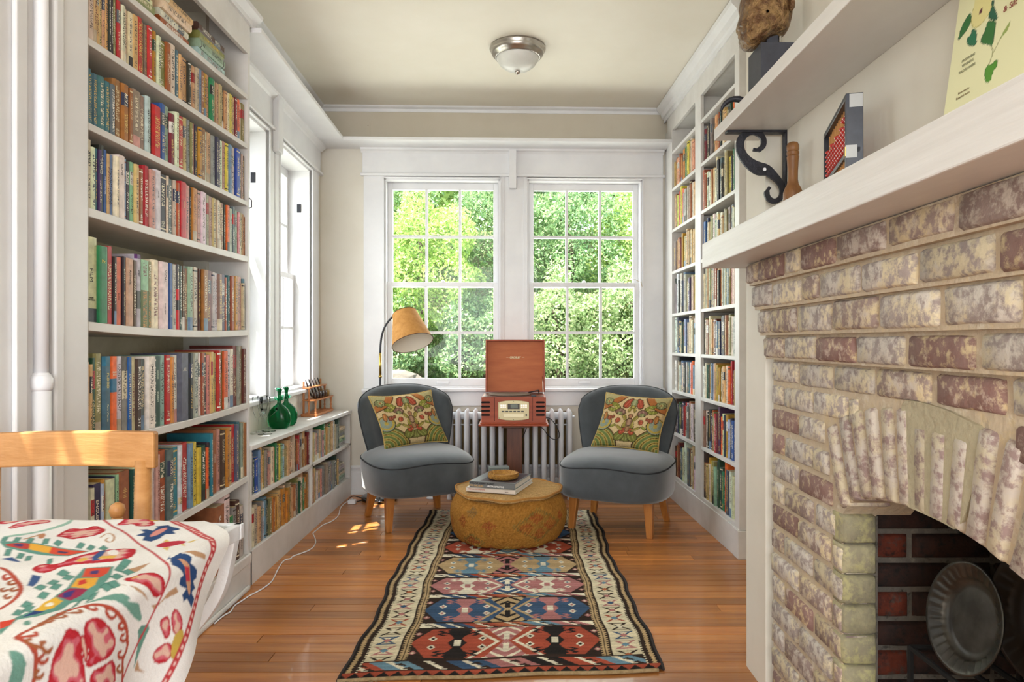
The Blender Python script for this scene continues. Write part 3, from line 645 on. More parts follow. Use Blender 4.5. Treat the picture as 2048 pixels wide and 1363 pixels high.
rb = thing('tall_bookcase', 'tall built-in white two-bay bookcase on the right beyond the mantel', 'bookcase', tuple(ROOM @ Vector((UR+.1, 4.0, 0))))
def rs(v0, v1, z0, z1, nm, u0=UR, u1=UR+.29, m=M_shelf, bev=.002): return MB(ROOM).box(u0, u1, v0, v1, z0, z1).build(nm, m, rb, bevel=bev)
rs(3.335, 3.40, 0, 2.56, 'side_panel'); rs(3.975, 4.09, .1, 2.56, 'divider', u1=UR+.02); rs(4.02, 4.045, .1, 2.56, 'divider', u0=UR+.02); rs(4.64, 4.76, 0, 2.56, 'side_panel')
rs(3.36, 4.74, .1, 2.56, 'back_panel', u0=UR+.29, u1=UR+.30, m=M_back, bev=0)
for z_ in RZ:
    rs(3.40, 3.975 if 0 else 4.02, z_-.02, z_, 'shelf', u0=UR+.002); rs(4.045, 4.64, z_-.02, z_, 'shelf', u0=UR+.002)
rs(3.335, 4.76, 2.518, CEIL-.002, 'header_board', u0=UR-.001, u1=UR+.02); rs(3.36, 4.74, 2.53, 2.55, 'top_board')
MB(ROOM).prism([(UR, 2.63), (UR, 2.735), (UR-.06, 2.735), (UR-.055, 2.715), (UR-.03, 2.69), (UR-.022, 2.66), (UR-.01, 2.655), (UR-.008, 2.63)], 3.28, VB-.03, 'y').build('crown', M_trim, rb)
rs(3.335, 4.80, 0, .145, 'plinth', u0=UR-.005, u1=UR+.05); rs(3.325, 3.40, 0, .14, 'plinth_block', u0=UR-.008, u1=UR+.1)
rs(4.76, VB-.005, 0, 2.56, 'scribe_panel', u0=UR+.01, u1=UR+.03)
# ------------------------------------------------------------------ fireplace
def brickmat(name, a, b, wash, wash2, amt, bump=.6):
    m = bpy.data.materials.new(name); m.use_nodes = True; N = Nd(m)
    tc = N.add('ShaderNodeTexCoord'); oi = N.add('ShaderNodeObjectInfo'); vm = N.add('ShaderNodeVectorMath', operation='ADD')
    N.link(tc.outputs['Object'], vm.inputs[0]); N.link(oi.outputs['Random'], vm.inputs[1])
    def noise(sc, det, lo, hi, c0, c1, src=None):
        n = N.add('ShaderNodeTexNoise'); n.inputs['Scale'].default_value = sc; n.inputs['Detail'].default_value = det; n.inputs['Roughness'].default_value = .68; N.link(vm.outputs[0], n.inputs['Vector'])
        r = N.add('ShaderNodeValToRGB'); r.color_ramp.elements[0].position = lo; r.color_ramp.elements[1].position = hi
        r.color_ramp.elements[0].color = (*c0, 1); r.color_ramp.elements[1].color = (*c1, 1); N.link(n.outputs['Fac'], r.inputs[0]); return r.outputs[0]
    base = noise(18, 5, .3, .7, lin(a), lin(b)); m1 = noise(42, 10, .5-amt, .62-amt, (0, 0, 0), (1, 1, 1)); w1 = noise(9, 4, .45, .55, lin(wash), lin(wash2))
    mx = N.add('ShaderNodeMix', data_type='RGBA'); N.link(m1, mx.inputs[0]); N.link(base, mx.inputs[6]); N.link(w1, mx.inputs[7])
    hv = N.add('ShaderNodeHueSaturation'); mr = N.add('ShaderNodeMapRange'); mr.inputs[3].default_value = .84; mr.inputs[4].default_value = 1.12; N.link(oi.outputs['Random'], mr.inputs[0]); N.link(mr.outputs[0], hv.inputs['Value'])
    N.link(mx.outputs[2], hv.inputs['Color']); N.link(hv.outputs[0], N.b.inputs['Base Color']); N.b.inputs['Roughness'].default_value = .85
    n = N.add('ShaderNodeTexNoise'); n.inputs['Scale'].default_value = 55; n.inputs['Detail'].default_value = 8; N.link(vm.outputs[0], n.inputs['Vector'])
    bp = N.add('ShaderNodeBump'); bp.inputs['Strength'].default_value = bump; bp.inputs['Distance'].default_value = .006; N.link(n.outputs['Fac'], bp.inputs['Height']); N.link(bp.outputs[0], N.b.inputs['Normal'])
    return m
_ba = brickmat('limewashed_brick', '#86716a', '#a18f87', '#c4b8ab', '#cdbc98', .05); _bb = brickmat('limewashed_brick_pale', '#90827d', '#a79b95', '#c9c1b6', '#d0c3a4', .08)
M_br = [_ba, _bb, _ba, _bb, _bb, brickmat('limewashed_brick_red', '#7d5c54', '#937870', '#b9a698', '#c6b28c', .0)]
M_brY = brickmat('yellow_lime_brick', '#8c8570', '#9c9678', '#b0aa7c', '#a39c7c', .05)
M_brV = brickmat('arch_brick', '#8c7672', '#9c8680', '#c0b6aa', '#c2b69c', .09)
M_soot = brickmat('sooty_brick', '#1b100c', '#3a1c10', '#0d0a09', '#241510', 0)
M_sootr = brickmat('sooty_red_brick', '#4a1c0e', '#6e2c14', '#1d0e09', '#4a3a34', .0)
M_mort = brickmat('sandy_mortar', '#b3a28a', '#c2b198', '#c9bda9', '#c2ae8c', .0, .8)
M_mortd = brickmat('sooty_mortar', '#5a554e', '#6e675e', '#2a2724', '#7d7468', -.02, .9)
M_patch = brickmat('cement_patch', '#a39a80', '#b0a78c', '#aba286', '#9d937a', .0, .8)
def brick_mesh(L, H, D, seed):
    r = random.Random(seed); US = [0, min(.12, .008/L), .33, .67, 1-min(.12, .008/L), 1]; QS = [0, min(.2, .007/H), .5, 1-min(.2, .007/H), 1]; nx, nz = 5, 4; v = []; f = []
    def jit(a): return r.uniform(-a, a)
    rows = []
    for j in range(nz+1):
        row_ = []
        for i in range(nx+1):
            u = US[i]; q = QS[j]; ex = (i in (0, nx)); ez = (j in (0, nz))
            y_ = u*L; z_ = q*H; x_ = 0
            if ex: y_ += (.004 if i == 0 else -.004)*(1+.5*ez)+jit(.0015)
            if ez: z_ += (.003 if j == 0 else -.003)*(1+.5*ex)+jit(.0018)
            x_ = (-.0012 if not (ex or ez) else .0040)+jit(.0011)+(.002 if (ex and ez) else 0)
            row_.append(len(v)); v.append((x_, y_, z_))
        rows.append(row_)
    for j in range(nz):
        for i in range(nx): f.append((rows[j][i], rows[j+1][i], rows[j+1][i+1], rows[j][i+1]))
    per = [rows[0][i] for i in range(nx+1)]+[rows[j][nx] for j in range(1, nz+1)]+[rows[nz][i] for i in range(nx-1, -1, -1)]+[rows[j][0] for j in range(nz-1, 0, -1)]
    n = len(per); b0 = len(v)
    for p in per:
        x_, y_, z_ = v[p]; yy_ = 0 if y_ < .007 else (L if y_ > L-.007 else y_); zz_ = 0 if z_ < .006 else (H if z_ > H-.006 else z_); v.append((.012, yy_, zz_))
    for p in range(n): v.append((D, v[b0+p][1], v[b0+p][2]))
    for k in range(n):
        k2 = (k+1) % n; f.append((per[k], per[k2], b0+k2, b0+k)); f.append((b0+k, b0+k2, b0+n+k2, b0+n+k))
    me = bpy.data.meshes.new('brick'); me.from_pydata(v, [], f); me.polygons.foreach_set('use_smooth', [True]*len(f)); return me
bcache = {}
def brick(par, M, L, H, D, m):
    key = (round(L, 2), round(H, 2), round(D, 2), random.randrange(3), m.name)
    if key not in bcache: me = brick_mesh(L, H, D, hash(key[:4]) % 9999); me.materials.append(m); bcache[key] = me
    o = bpy.data.objects.new('brick', bcache[key]); C.objects.link(o); o.matrix_world = M; attach(o, par); o.matrix_basis = M
    return o
fp = thing('fireplace', 'whitewashed old brick fireplace with arched firebox under the white mantel', 'fireplace', (.95, 1.3, 0))
YC = 2.04; XF = .752; A0, A1 = 1.592, .968       # opening
def arch(y_):
    t_ = (y_-(A0+A1)/2)/((A0-A1)/2); return .66+.088*math.sqrt(max(0, 1-t_*t_*.98)) if abs(t_) < 1 else .66
# body/mortar core with rough face: strips around the opening
core = MB(); MF = .0065
core.box(XF+MF, .84, A0+.012, YC-.006, 0, 1.02); core.box(XF+MF, 1.4, .3, A1-.004, 0, 1.02)
n = 16; ys = [A1-.004+(A0-A1+.0165)*i/n for i in range(n+1)]
for i in range(n):
    za, zb_ = arch(ys[i])+.004, arch(ys[i+1])+.004
    core.add([(XF+MF, ys[i], za), (XF+MF, ys[i+1], zb_), (XF+MF, ys[i+1], 1.02), (XF+MF, ys[i], 1.02), (.92, ys[i], za), (.92, ys[i+1], zb_), (.92, ys[i+1], 1.02), (.92, ys[i], 1.02)],
             [(0, 3, 2, 1), (0, 1, 5, 4), (4, 5, 6, 7), (2, 3, 7, 6)])
for k, (zz0, zz1, xx) in enumerate([(1.02, 1.09, .7295), (1.09, 1.165, .7115), (1.165, 1.237, .696), (1.237, 1.301, .680)]):
    core.box(xx+MF, .88, .3, YC-.006, zz0, zz1)
core.build('mortar', M_mort, fp)
def course(z0, h_, x_, y_start, y_end, off, skip=None):
    y_ = y_start
    first = True; i = 0
    while y_ > y_end+.03:
        L_ = off if first else random.choice([.195, .2, .19, .10 if random.random() < .35 else .2])
        first = False; L_ = min(L_, y_-y_end)
        a, b = y_-L_+.006, y_-.006
        if b-a > .02:
            if skip and a < skip[0] and b > skip[1]:
                parts = []
                if b > skip[0]+.03: parts.append((max(a, skip[0]), b))
                if a < skip[1]-.03: parts.append((a, min(b, skip[1])))
            else: parts = [(a, b)]
            for (p, q) in parts:
                if q-p > .025: brick(fp, Matrix.Translation((x_+random.uniform(-.002, .002), p, z0+random.uniform(-.002, .002))), q-p, h_, .06, random.choice(M_br))
        y_ -= L_
zc = 1.0205-.0705*15; ci = 0
while zc < 1.0:
    top = zc+.0705
    sk = None
    if top <= .70: sk = (A0+.002, A1-.002)
    if top > .66 and zc < .90:      # voussoir zone
        e = (zc+.035-.66)/.22; sk = (A0-.07, A1+.07) if zc > .86 else (A0+.03+.08*max(0, min(1, e)), A1-.03-.08*max(0, min(1, e)))
    course(zc+.005, .0605, XF, YC, .62, .1 if ci % 2 else .2, sk); zc = top; ci += 1
for k, (zz0, zz1, xx) in enumerate([(1.021, 1.087, .729), (1.092, 1.163, .711), (1.168, 1.235, .6955), (1.239, 1.300, .680)]):
    course(zz0+.003, zz1-zz0-.004, xx, YC+.004*k, .62, .1 if k % 2 else .16)
# arch voussoirs
nv = 13; yc_ = (A0+A1)/2; zc_ = .30
for i in range(nv):
    t_ = (i+.5)/nv; y_ = A0+.012-(A0-A1+.024)*t_; zt = arch(min(max(y_, A1+.01), A0-.01))
    ang = math.atan2(y_-yc_, zt-zc_)*.55
    wv = (A0-A1+.03)/nv*.83
    # local brick: length along z (rotated), width wv
    R = Matrix.Translation((XF-.003+random.uniform(-.002, .002), y_, zt+.001)) @ Matrix.Rotation(-ang, 4, 'X') @ Matrix.Translation((0, wv/2, 0)) @ Matrix.Rotation(PI/2, 4, 'X')
    top_h = .195 if i not in (6, 7, 8) else .165
    brick(fp, R, top_h, wv, .1, M_brV)
# cement patch
pp_ = [(1.098, .93), (1.15, .94), (1.20, .952), (1.335, .962), (1.345, .93), (1.345, .80), (1.335, .752), (1.28, .752), (1.20, .750), (1.17, .745), (1.14, .80), (1.12, .86)]
MB().prism(chaikin(pp_, 2), XF-.001, XF+.02, 'x').build('cement_patch', M_patch, fp)
# jamb (facing camera) and firebox
jb = MB().box(XF+.011, .842, A0+.010, A0+.05, 0, .662).box(.83, 1.32, 1.655, 1.75, 0, 1.0).box(1.30, 1.40, .8, 1.75, 0, 1.0).box(.86, 1.4, .8, 1.75, .98, 1.02).build('firebox_lining', M_mortd, fp)
MB().box(.76, 1.35, .9, 1.75, 0, .02).build('hearth', M_mortd, fp)
def facing(x_, y_, z_): return Matrix(((0, 1, 0, x_), (1, 0, 0, y_), (0, 0, 1, z_), (0, 0, 0, 1)))
for i in range(9):
    brick(fp, facing(XF+.002, A0-.002, .04+i*.0705-.005), .083, .068, .05, M_brY)
for i in range(12):
    z_ = .055+i*.0705; x_ = .852
    seqs = [.10, .2, .2] if i % 2 else [.2, .1, .2]
    for j, L_ in enumerate(seqs):
        m_ = M_sootr if (j == 0 and i % 2 and i < 9) else M_soot
        brick(fp, facing(x_, 1.643+random.uniform(-.002, .002), z_), L_-.012, .058, .03, m_); x_ += L_
# mantel and shelf
mt = thing('mantel', 'thick white painted mantel beam above the whitewashed brick', 'mantel', (.68, 1.2, 1.30))
MB().box(.58, .80, -.4, 2.163, 1.303, 1.381).build('beam', mat('white_mantel_paint', '#dcdbd9', .4, '#d0cecb', scale=4, stretch=(1, .4, 12), bump=.12, bscale=30), mt, bevel=.003)
us = thing('wall_shelf', 'white painted wooden wall shelf above the mantel on an iron bracket', 'shelf', (.7, 1.2, 1.70))
MB().box(.614, .80, -.4, 2.149, 1.703, 1.739).build('board', mat('white_shelf_board', '#d9d7d3', .4, '#cfccc7', scale=4, stretch=(1, .5, 4), bump=.1, bscale=25), us, bevel=.002)
# S-scroll bracket
br = thing('shelf_bracket', 'black wrought iron scroll bracket holding up the white wall shelf', 'bracket', (.72, 2.047, 1.5))
sB = 667.0
def bp3(px, py): return ((px-PX)/sB, EYE+(PY-py)/sB)
bar = MB(); x0_, z0_ = bp3(1452, 262); x1_, z1_ = bp3(1576, 384)
bar.box(x0_, .80, 2.035, 2.06, 1.696, 1.703).build('horizontal_bar', M_black, br, bevel=.001)
MB().box(.794, .80, 2.035, 2.06, z1_, 1.70).build('vertical_strap', M_black, br, bevel=.001)
sp = [(668, 970), (700, 978), (735, 950), (738, 905), (710, 868), (660, 850), (610, 872), (580, 920), (585, 985), (620, 1040), (670, 1080), (710, 1098), (735, 1100), (765, 1110), (800, 1140), (840, 1180), (862, 1230), (850, 1285), (805, 1312), (765, 1290), (752, 1250), (775, 1215)]
sp = [(1300+a/3.245, b/3.245) for a, b in sp]; sp3 = chaikin(sp, 2, False); n = len(sp3)
wid = []
for i in range(n):
    t_ = i/(n-1); wid.append(.0075+.0115*math.exp(-((t_-.53)/.13)**2)+.003*math.exp(-((t_-.3)/.1)**2)-.003*(t_ < .06)-.003*(t_ > .95))
sm = MB(); v = []; f = []
for i in range(n):
    a = sp3[max(0, i-1)]; b = sp3[min(n-1, i+1)]; dx, dy = b[0]-a[0], b[1]-a[1]; L_ = math.hypot(dx, dy)+1e-9
    x_, z_ = bp3(*sp3[i]); nx_, nz_ = -dy/L_, -dx/L_
    for sgn in (1, -1):
        for yv in (2.041, 2.050): v.append((x_+sgn*nx_*wid[i], yv, z_+sgn*nz_*wid[i]))
for i in range(n-1):
    a = 4*i; b = a+4; f += [(a, b, b+2, a+2), (a+1, a+3, b+3, b+1), (a, a+1, b+1, b), (a+2, b+2, b+3, a+3)]
f += [(0, 2, 3, 1), (4*n-4, 4*n-3, 4*n-1, 4*n-2)]
sc_ = sm.add(v, f).build('scroll', M_black, br)
cx_, cz_ = bp3(1300+738/3.245, 1102/3.245)
MB().lathe([(.005, 0), (.005, .002)], n=14, M=Matrix.Translation((cx_, 2.0405, cz_)) @ Matrix.Rotation(PI/2, 4, 'X')).build('rivet', M_white, br)
# wooden bottle-shaped turning
bt = thing('turned_wooden_bottle', 'turned brown wooden bottle-shaped rolling tool on the mantel beside the bracket', 'ornament', (.762, 1.90, 1.381))
Mw = wood('turned_walnut', '#6b4424', '#8f6234', .45, scale=8, stretch=(6, 6, 1), bump=.1)
prof = [(.024, 0), (.025, .003)]
for i in range(7): prof += [(.0255, .006+i*.011), (.0235, .011+i*.011), (.0255, .014+i*.011)]
prof += [(.026, .09), (.0255, .105), (.021, .118), (.0155, .128), (.0135, .14), (.0135, .16), (.015, .19), (.0165, .205), (.0145, .207), (.0165, .211), (.0165, .218), (.0145, .22), (.0165, .224), (.0165, .236), (.013, .243), (.006, .246)]
MB().lathe(prof, .762, 1.90, 1.381, 28).build('body', Mw, bt)
autosmooth(bt.children[0], .5)
# abacus
ab = thing('abacus', 'black framed wooden abacus with red beads standing on the mantel', 'abacus', (.74, 1.6, 1.381))
p0 = Vector((.694, 1.45, 1.381)); p1 = Vector((.776, 1.74, 1.381)); ax = (p1-p0).normalized(); ay = Vector((ax.y, -ax.x, 0)); LA = (p1-p0).length; MA = frame(p0, ax, ay, (0, 0, 1))
M_zinc = mat('zinc_plate', '#9a9a98', .5, metal=.5)
M_nav = mat('black_lacquer', '#23252e', .35, '#2c2f3a', scale=40)
HA = .217; tA = .034
for (a, b, c_, d_) in ((0, .012, 0, HA), (LA-.012, LA, 0, HA), (.012, LA-.012, HA-.012, HA), (.012, LA-.012, 0, .012)): MB().box(a, b, 0, tA, c_, d_, M=MA).build('frame_bar', M_nav, ab, bevel=.001)
zbm = .092; MB().box(.0, LA, .006, tA-.006, zbm, zbm+.01, M=MA).build('divider_bar', M_nav, ab)
MB().box(-.001, 0, .007, tA-.001, HA-.03, HA-.002, M=MA).build('metal_corner', M_zinc, ab); MB().box(-.001, 0, 0, tA-.012, zbm-.012, zbm+.015, M=MA).build('metal_corner', M_zinc, ab)
MB().box(0, .018, -.001, 0, zbm-.008, zbm+.012, M=MA).build('metal_corner', M_brass, ab)
M_bead = mat('red_lacquer_bead', '#b8241c', .25, coat=.5); M_rod = mat('bamboo_rod', '#c08a50', .5)
bead = None; nr = 13
for i in range(nr):
    xr = .022+(LA-.044)*i/(nr-1)
    MB().tube([MA @ Vector((xr, tA*.36, .012)), MA @ Vector((xr, tA*.36, HA-.012))], .0028, 6).build('rod', M_rod, ab)
    lows = [zbm+.016+.0115*k for k in range(5+(i*7 % 3 == 0))]+[.018+.0115*k for k in range(2)]
    if i < 3: lows.append(zbm+.016+.0115*6)
    for z_ in lows:
        if bead is None:
            bm_ = MB().lathe([(.003, -.0052), (.008, -.003), (.0098, 0), (.008, .003), (.003, .0052)], n=12); bm_.xf = None
            bead = bm_.build('bead', M_bead, None, smooth=True); bo = bead
        else: bo = bead.copy(); C.objects.link(bo)
        bo.parent = None; bo.matrix_parent_inverse = Matrix.Identity(4); bo.matrix_basis = Matrix.Identity(4)
        attach(bo, ab); bo.matrix_basis = Matrix.Translation(MA @ Vector((xr, tA*.3, z_)))
# poster leaning on mantel
po = thing('flower_print', 'cream botanical print with white flower and green leaves leaning above the mantel', 'picture', (.75, 1.05, 1.381))
q0 = Vector((.735, 1.20, 1.382)); q1 = Vector((.779, 1.20, 1.70)); pu = (q1-q0).normalized(); pv = Vector((0, -1, 0)); pn = pv.cross(pu).normalized(); HP = (q1-q0).length
MP = frame(q0, pv, pu, pn)
nU, nV = 150, 150; WU = .36
uu, vv = np.meshgrid(np.linspace(0, WU, nU), np.linspace(0, HP, nV), indexing='ij')
colP = np.ones((nU, nV, 3))*np.array(lin('dcd9ae'))
# pixel -> poster coordinates for painting
def poster_uv(zx, zy):
    px, py = 1880+zx/6.196, zy/6.196
    dirv = Vector(((px-PX)/F, 1, (PY-py)/F)); nrm = pn; tt = (q0-Vector((0, 0, EYE))).dot(nrm)/dirv.dot(nrm); p = Vector((0, 0, EYE))+dirv*tt
    r_ = p-q0; return r_.dot(pv), r_.dot(pu)
def ppaint(pts, h1, h2=None, wline=None, closed=True):
    P2 = [poster_uv(*p) for p in pts]
    if closed: P2 = chaikin(P2, 2)
    if wline: msk = edist(uu, vv, P2, False) < wline; colP[msk] = lin(h1)
    else:
        msk = inside(uu, vv, P2); colP[msk] = lin(h1)
        if h2:
            d = edist(uu, vv, P2); colP[msk & (d < .0016)] = lin(h2)
ppaint([(440, -200), (640, -180), (650, 0), (640, 130), (560, 250), (460, 360), (385, 330), (390, 180), (430, 60)], 'd9cf8e', 'b0a860')
ppaint([(640, 0), (680, 0), (670, 80), (715, 180), (715, 260), (600, 240), (600, 180), (640, 120)], '1f5a42', '174030')
ppaint([(380, 150), (400, 190), (370, 330), (300, 420), (210, 530), (280, 290)], '2a6a34', '184a28')
ppaint([(400, 360), (455, 365), (460, 480), (450, 575), (340, 570), (330, 480), (385, 430)], '1f6a48', '184a34')
ppaint([(590, 250), (710, 260), (680, 390), (660, 540), (640, 590), (600, 550), (500, 550), (520, 450), (560, 390)], '2f6a30', '1e4a28')
ppaint([(600, 790), (640, 800), (700, 730), (725, 750), (700, 840), (660, 880), (640, 1000), (570, 1035), (550, 940), (560, 860)], '4d8a26', '356a1e')
ppaint([(895, 220), (850, 370), (780, 450), (750, 480), (800, 370)], '8a9a50')
ppaint([(480, 170), (520, 90), (540, 100), (510, 180)], '5a2030')
ppaint([(750, 480), (700, 580), (650, 680), (610, 800)], '8a8a58', wline=.0012, closed=False)
ppaint([(640, 580), (660, 640), (640, 720)], '8a8a58', wline=.001, closed=False)
P3 = np.zeros((nU, nV, 3)); Mn = np.array(MP)
for k in range(3): P3[..., k] = Mn[k, 0]*uu+Mn[k, 1]*vv+Mn[k, 3]+Mn[k, 2]*.0004
M_print = mat('printed_card', '#ffffff', .5, attr='Col')
grid_obj('print_face', P3, colP, M_print, po)
MB().box(0, WU, 0, HP, -.0025, 0, M=MP).build('card', mat('cream_card', '#d8d5ae', .6), po)
for txt, zx, zy, sz, hx in (('PRESERVING', 360, 715, .0062, '8a8a6c'), ('VIRGINIA\u2019S', 350, 780, .0062, '8a8a6c'), ('WILDFLOWERS', 340, 850, .0062, '8a8a6c'), ('Illustration by', 300, 1125, .0052, '8a7a58'), ('Botanical Artist', 290, 1185, .0056, '8a7a58'), ('& Silt', 880, 70, .014, '8a3a38')):
    u_, v_ = poster_uv(zx, zy); text_mesh(txt, sz, MP @ Matrix.Translation((u_, v_, .0012)), tmat(hx), po, 'lettering')
# sculpture
sk = thing('stone_head', 'brown rough stone head in profile on a black block on the shelf', 'sculpture', (.70, 1.9, 1.739))
M_plb = mat('black_plinth', '#2a2c34', .5, '#343640', scale=30)
MB().box(.66, .757, 1.861, 1.965, 1.7395, 1.888).build('plinth', M_plb, sk, bevel=.001); MB().box(.69, .722, 1.90, 1.93, 1.888, 1.945).build('neck_block', M_plb, sk)
MB().tube([(.728, 1.905, 1.888), (.728, 1.905, 1.945)], .004, 10).build('support_rod', M_chrome, sk)
prf = [(640, -90), (628, -40), (640, 0), (622, 60), (604, 122), (626, 140), (622, 165), (632, 178), (626, 205), (650, 235), (656, 258), (690, 268), (725, 270), (770, 240), (815, 200), (860, 188), (900, 190), (930, 165), (950, 110), (965, 40), (970, -40), (945, -120), (880, -180), (780, -200), (700, -170)]
pts = chaikin([((1300+a/3.245-PX)/733, EYE+(PY-b/3.245)/733) for a, b in prf], 2); cxp = sum(p[0] for p in pts)/len(pts); czp = sum(p[1] for p in pts)/len(pts)
rings = []
for k in range(13):
    a = -PI/2+PI*k/12; yy_ = .062*math.sin(a); ss = max(.05, math.cos(a)**.55)
    rings.append([(cxp+(p[0]-cxp)*ss, 1.915+yy_, czp+(p[1]-czp)*ss) for p in pts])
P4 = np.array(rings).transpose(1, 0, 2)
M_stone = mat('rough_bronze_stone', '#5a3c22', .4, '#8f7148', scale=35, bump=1, bscale=60, metal=.25, contrast=(.4, .62), bdist=.02)
hd = grid_obj('head', P4, None, M_stone, sk, closed_u=True)
for sy in (-1,):
    e_ = MB().lathe([(.002, -.02), (.012, -.012), (.014, 0), (.012, .012), (.002, .02)], n=12, M=Matrix.Translation((.742, 1.858, 1.99)) @ Matrix.Scale(.6, 4, (1, 0, 0))).build('ear', M_stone, sk, smooth=True)
    MB().lathe([(.001, -.006), (.008, -.003), (.009, 0), (.008, .003), (.001, .006)], n=12, M=Matrix.Translation((.645, 1.885, 1.985)) @ Matrix.Scale(.5, 4, (0, 1, 0))).build('eye', M_stone, sk, smooth=True)
hk = thing('horn_ornament', 'small black curved ornament on the wall shelf beside the black block', 'ornament', (.65, 2.03, 1.739))
pts_ = [(.645+.045*math.cos(a), 2.03, 1.742+.045*math.sin(a)) for a in np.linspace(.1, PI*.95, 10)]
MB().tube([(p[0]+.0, p[1], p[2]+.006) for p in pts_], [.008, .009, .010, .010, .010, .009, .008, .007, .005, .003], 10).build('body', M_black, hk, smooth=True)
# platter in the firebox on an iron grate
gr = thing('fire_grate', 'black iron grate holding the fluted platter inside the firebox', 'grate', (1.0, 1.35, .02))
g = MB()
for k in range(5): g.tube([(.86+.06*k, 1.2, .40), (.86+.06*k, 1.5, .40)], .006, 6)
for (x_, y_) in ((.86, 1.2), (1.10, 1.2), (.86, 1.5), (1.10, 1.5)): g.tube([(x_, y_, .021), (x_, y_, .40)], .007, 6)
g.tube([(.86, 1.2, .40), (1.10, 1.2, .40)], .006, 6); g.tube([(.86, 1.5, .40), (1.10, 1.5, .40)], .006, 6); g.build('frame', mat('soot_black', '#0c0b0b', .9), gr)
M_pew = mat('dark_pewter', '#55534e', .38, '#3c3a36', scale=15, metal=.8)
def platter(nm, lab, c, R_, nrm, m_):
    T = thing(nm, lab, 'platter', c); q = Vector(nrm).normalized().to_track_quat('Z', 'Y').to_matrix().to_4x4(); MM = Matrix.Translation(c) @ q
    n = 96; v = []; f = []; prof = [(0.0001, 0, 0), (.55, 0, 0), (.68, .0, 0), (.72, .008, 0), (.76, .012, 1), (.90, .018, 1), (.95, .022, 0), (1.0, .024, 0), (1.0, .020, 0), (.7, -.004, 0), (.0001, -.004, 0)]
    for r_, z_, fl_ in prof:
        for k in range(n):
            a = 2*PI*k/n; zz = z_+(fl_*.004*math.sin(a*32)); v.append(tuple(MM @ Vector((r_*R_*math.cos(a), r_*R_*math.sin(a), zz))))
    for i in range(len(prof)-1):
        for k in range(n): f.append((i*n+k, i*n+(k+1) % n, (i+1)*n+(k+1) % n, (i+1)*n+k))
    return MB().add(v, f).build('dish', m_, T, smooth=True)
pl_ = platter('fluted_platter', 'dark grey fluted metal platter standing upright inside the firebox', (.898, 1.35, .522), .108, (-.965, -.02, .22), M_pew)
platter('round_pan', 'large black round pan standing behind the fluted platter in the firebox', (1.02, 1.30, .545), .13, (-.97, -.1, .15), mat('black_pan', '#2c2219', .5))
# ------------------------------------------------------------------ rug
def sw(v_): return np.abs((v_ % 1)-.5)*2
LR, HWR = 2.15, .517
nx_, ny_ = 300, 600
Xr, Vr = np.meshgrid(np.linspace(-HWR, HWR, nx_), np.linspace(0, LR, ny_), indexing='ij')
K = {k: np.array(lin(h)) for k, h in dict(dk='33261f', br='4a3a2e', cr='cfc3a2', tn='b09468', re='a2442c', pk='a86a68', bl='34506e', lb='5e8294', wh='d6cdb4', bk='25201f', og='b0603a').items()}
CR = np.ones((nx_, ny_, 3))*K['dk']
def pa(mask, c): CR[mask] = K[c]
e = HWR-np.abs(Xr); teeth = (Vr % .017) < .0085
pa(e < .012, 'bk'); pa((e > .012) & (e < .030), 'tn'); pa((e > .012) & (e < .017) & teeth, 'bk'); pa((e > .025) & (e < .030) & teeth, 'bk')
pa((e > .030) & (e < .043), 'dk'); pa((e > .043) & (e < .150), 'cr'); pa((e > .043) & (e < .049) & teeth, 'dk')
pa((e > .150) & (e < .158), 'dk'); pa((e > .158) & (e < .188), 'tn'); pa((e > .158) & (e < .165) & teeth, 'dk'); pa((e > .181) & (e < .188) & teeth, 'dk'); pa((e > .171) & (e < .175), 'dk')
m_ = (e-.098)/.036; per = .078; k_ = np.floor(Vr/per).astype(int); n_ = ((Vr % per)-per/2)/.034
xm = (np.abs(m_) < 1.05) & (np.abs(n_) < .95) & (e > .05) & (e < .148)
lines = xm & ((np.abs(np.abs(m_)-np.abs(n_)) < .17) | ((np.abs(n_) > .72) & (np.abs(m_) < .85) & (np.abs(n_) < .88)))
inn = xm & (np.abs(m_)+np.abs(n_)*.9 < .42)
cyc = ['dk', 'dk', 'pk', 'bl', 'dk', 're', 'dk', 'pk']
for i in range(8): pa(lines & (k_ % 8 == i), cyc[i]); pa(inn & (k_ % 8 == i), ['pk', 'og', 'lb', 'pk', 'wh', 'lb', 'pk', 'bl'][i])
fld = e > .188
rows = [(.124, .364, 're', 'bk', 'pk', 'wh'), (.419, .661, 'bl', 'pk', 'tn', 'bk'), (.708, .908, 'pk', 'wh', 'bl', 'wh'), (.963, 1.20, 'tn', 'lb', 'pk', 'bk'), (1.256, 1.47, 're', 'wh', 'lb', 'wh'), (1.52, 1.74, 'bl', 'pk', 're', 'wh'), (1.79, 2.0, 'pk', 'bl', 'tn', 'bk')]
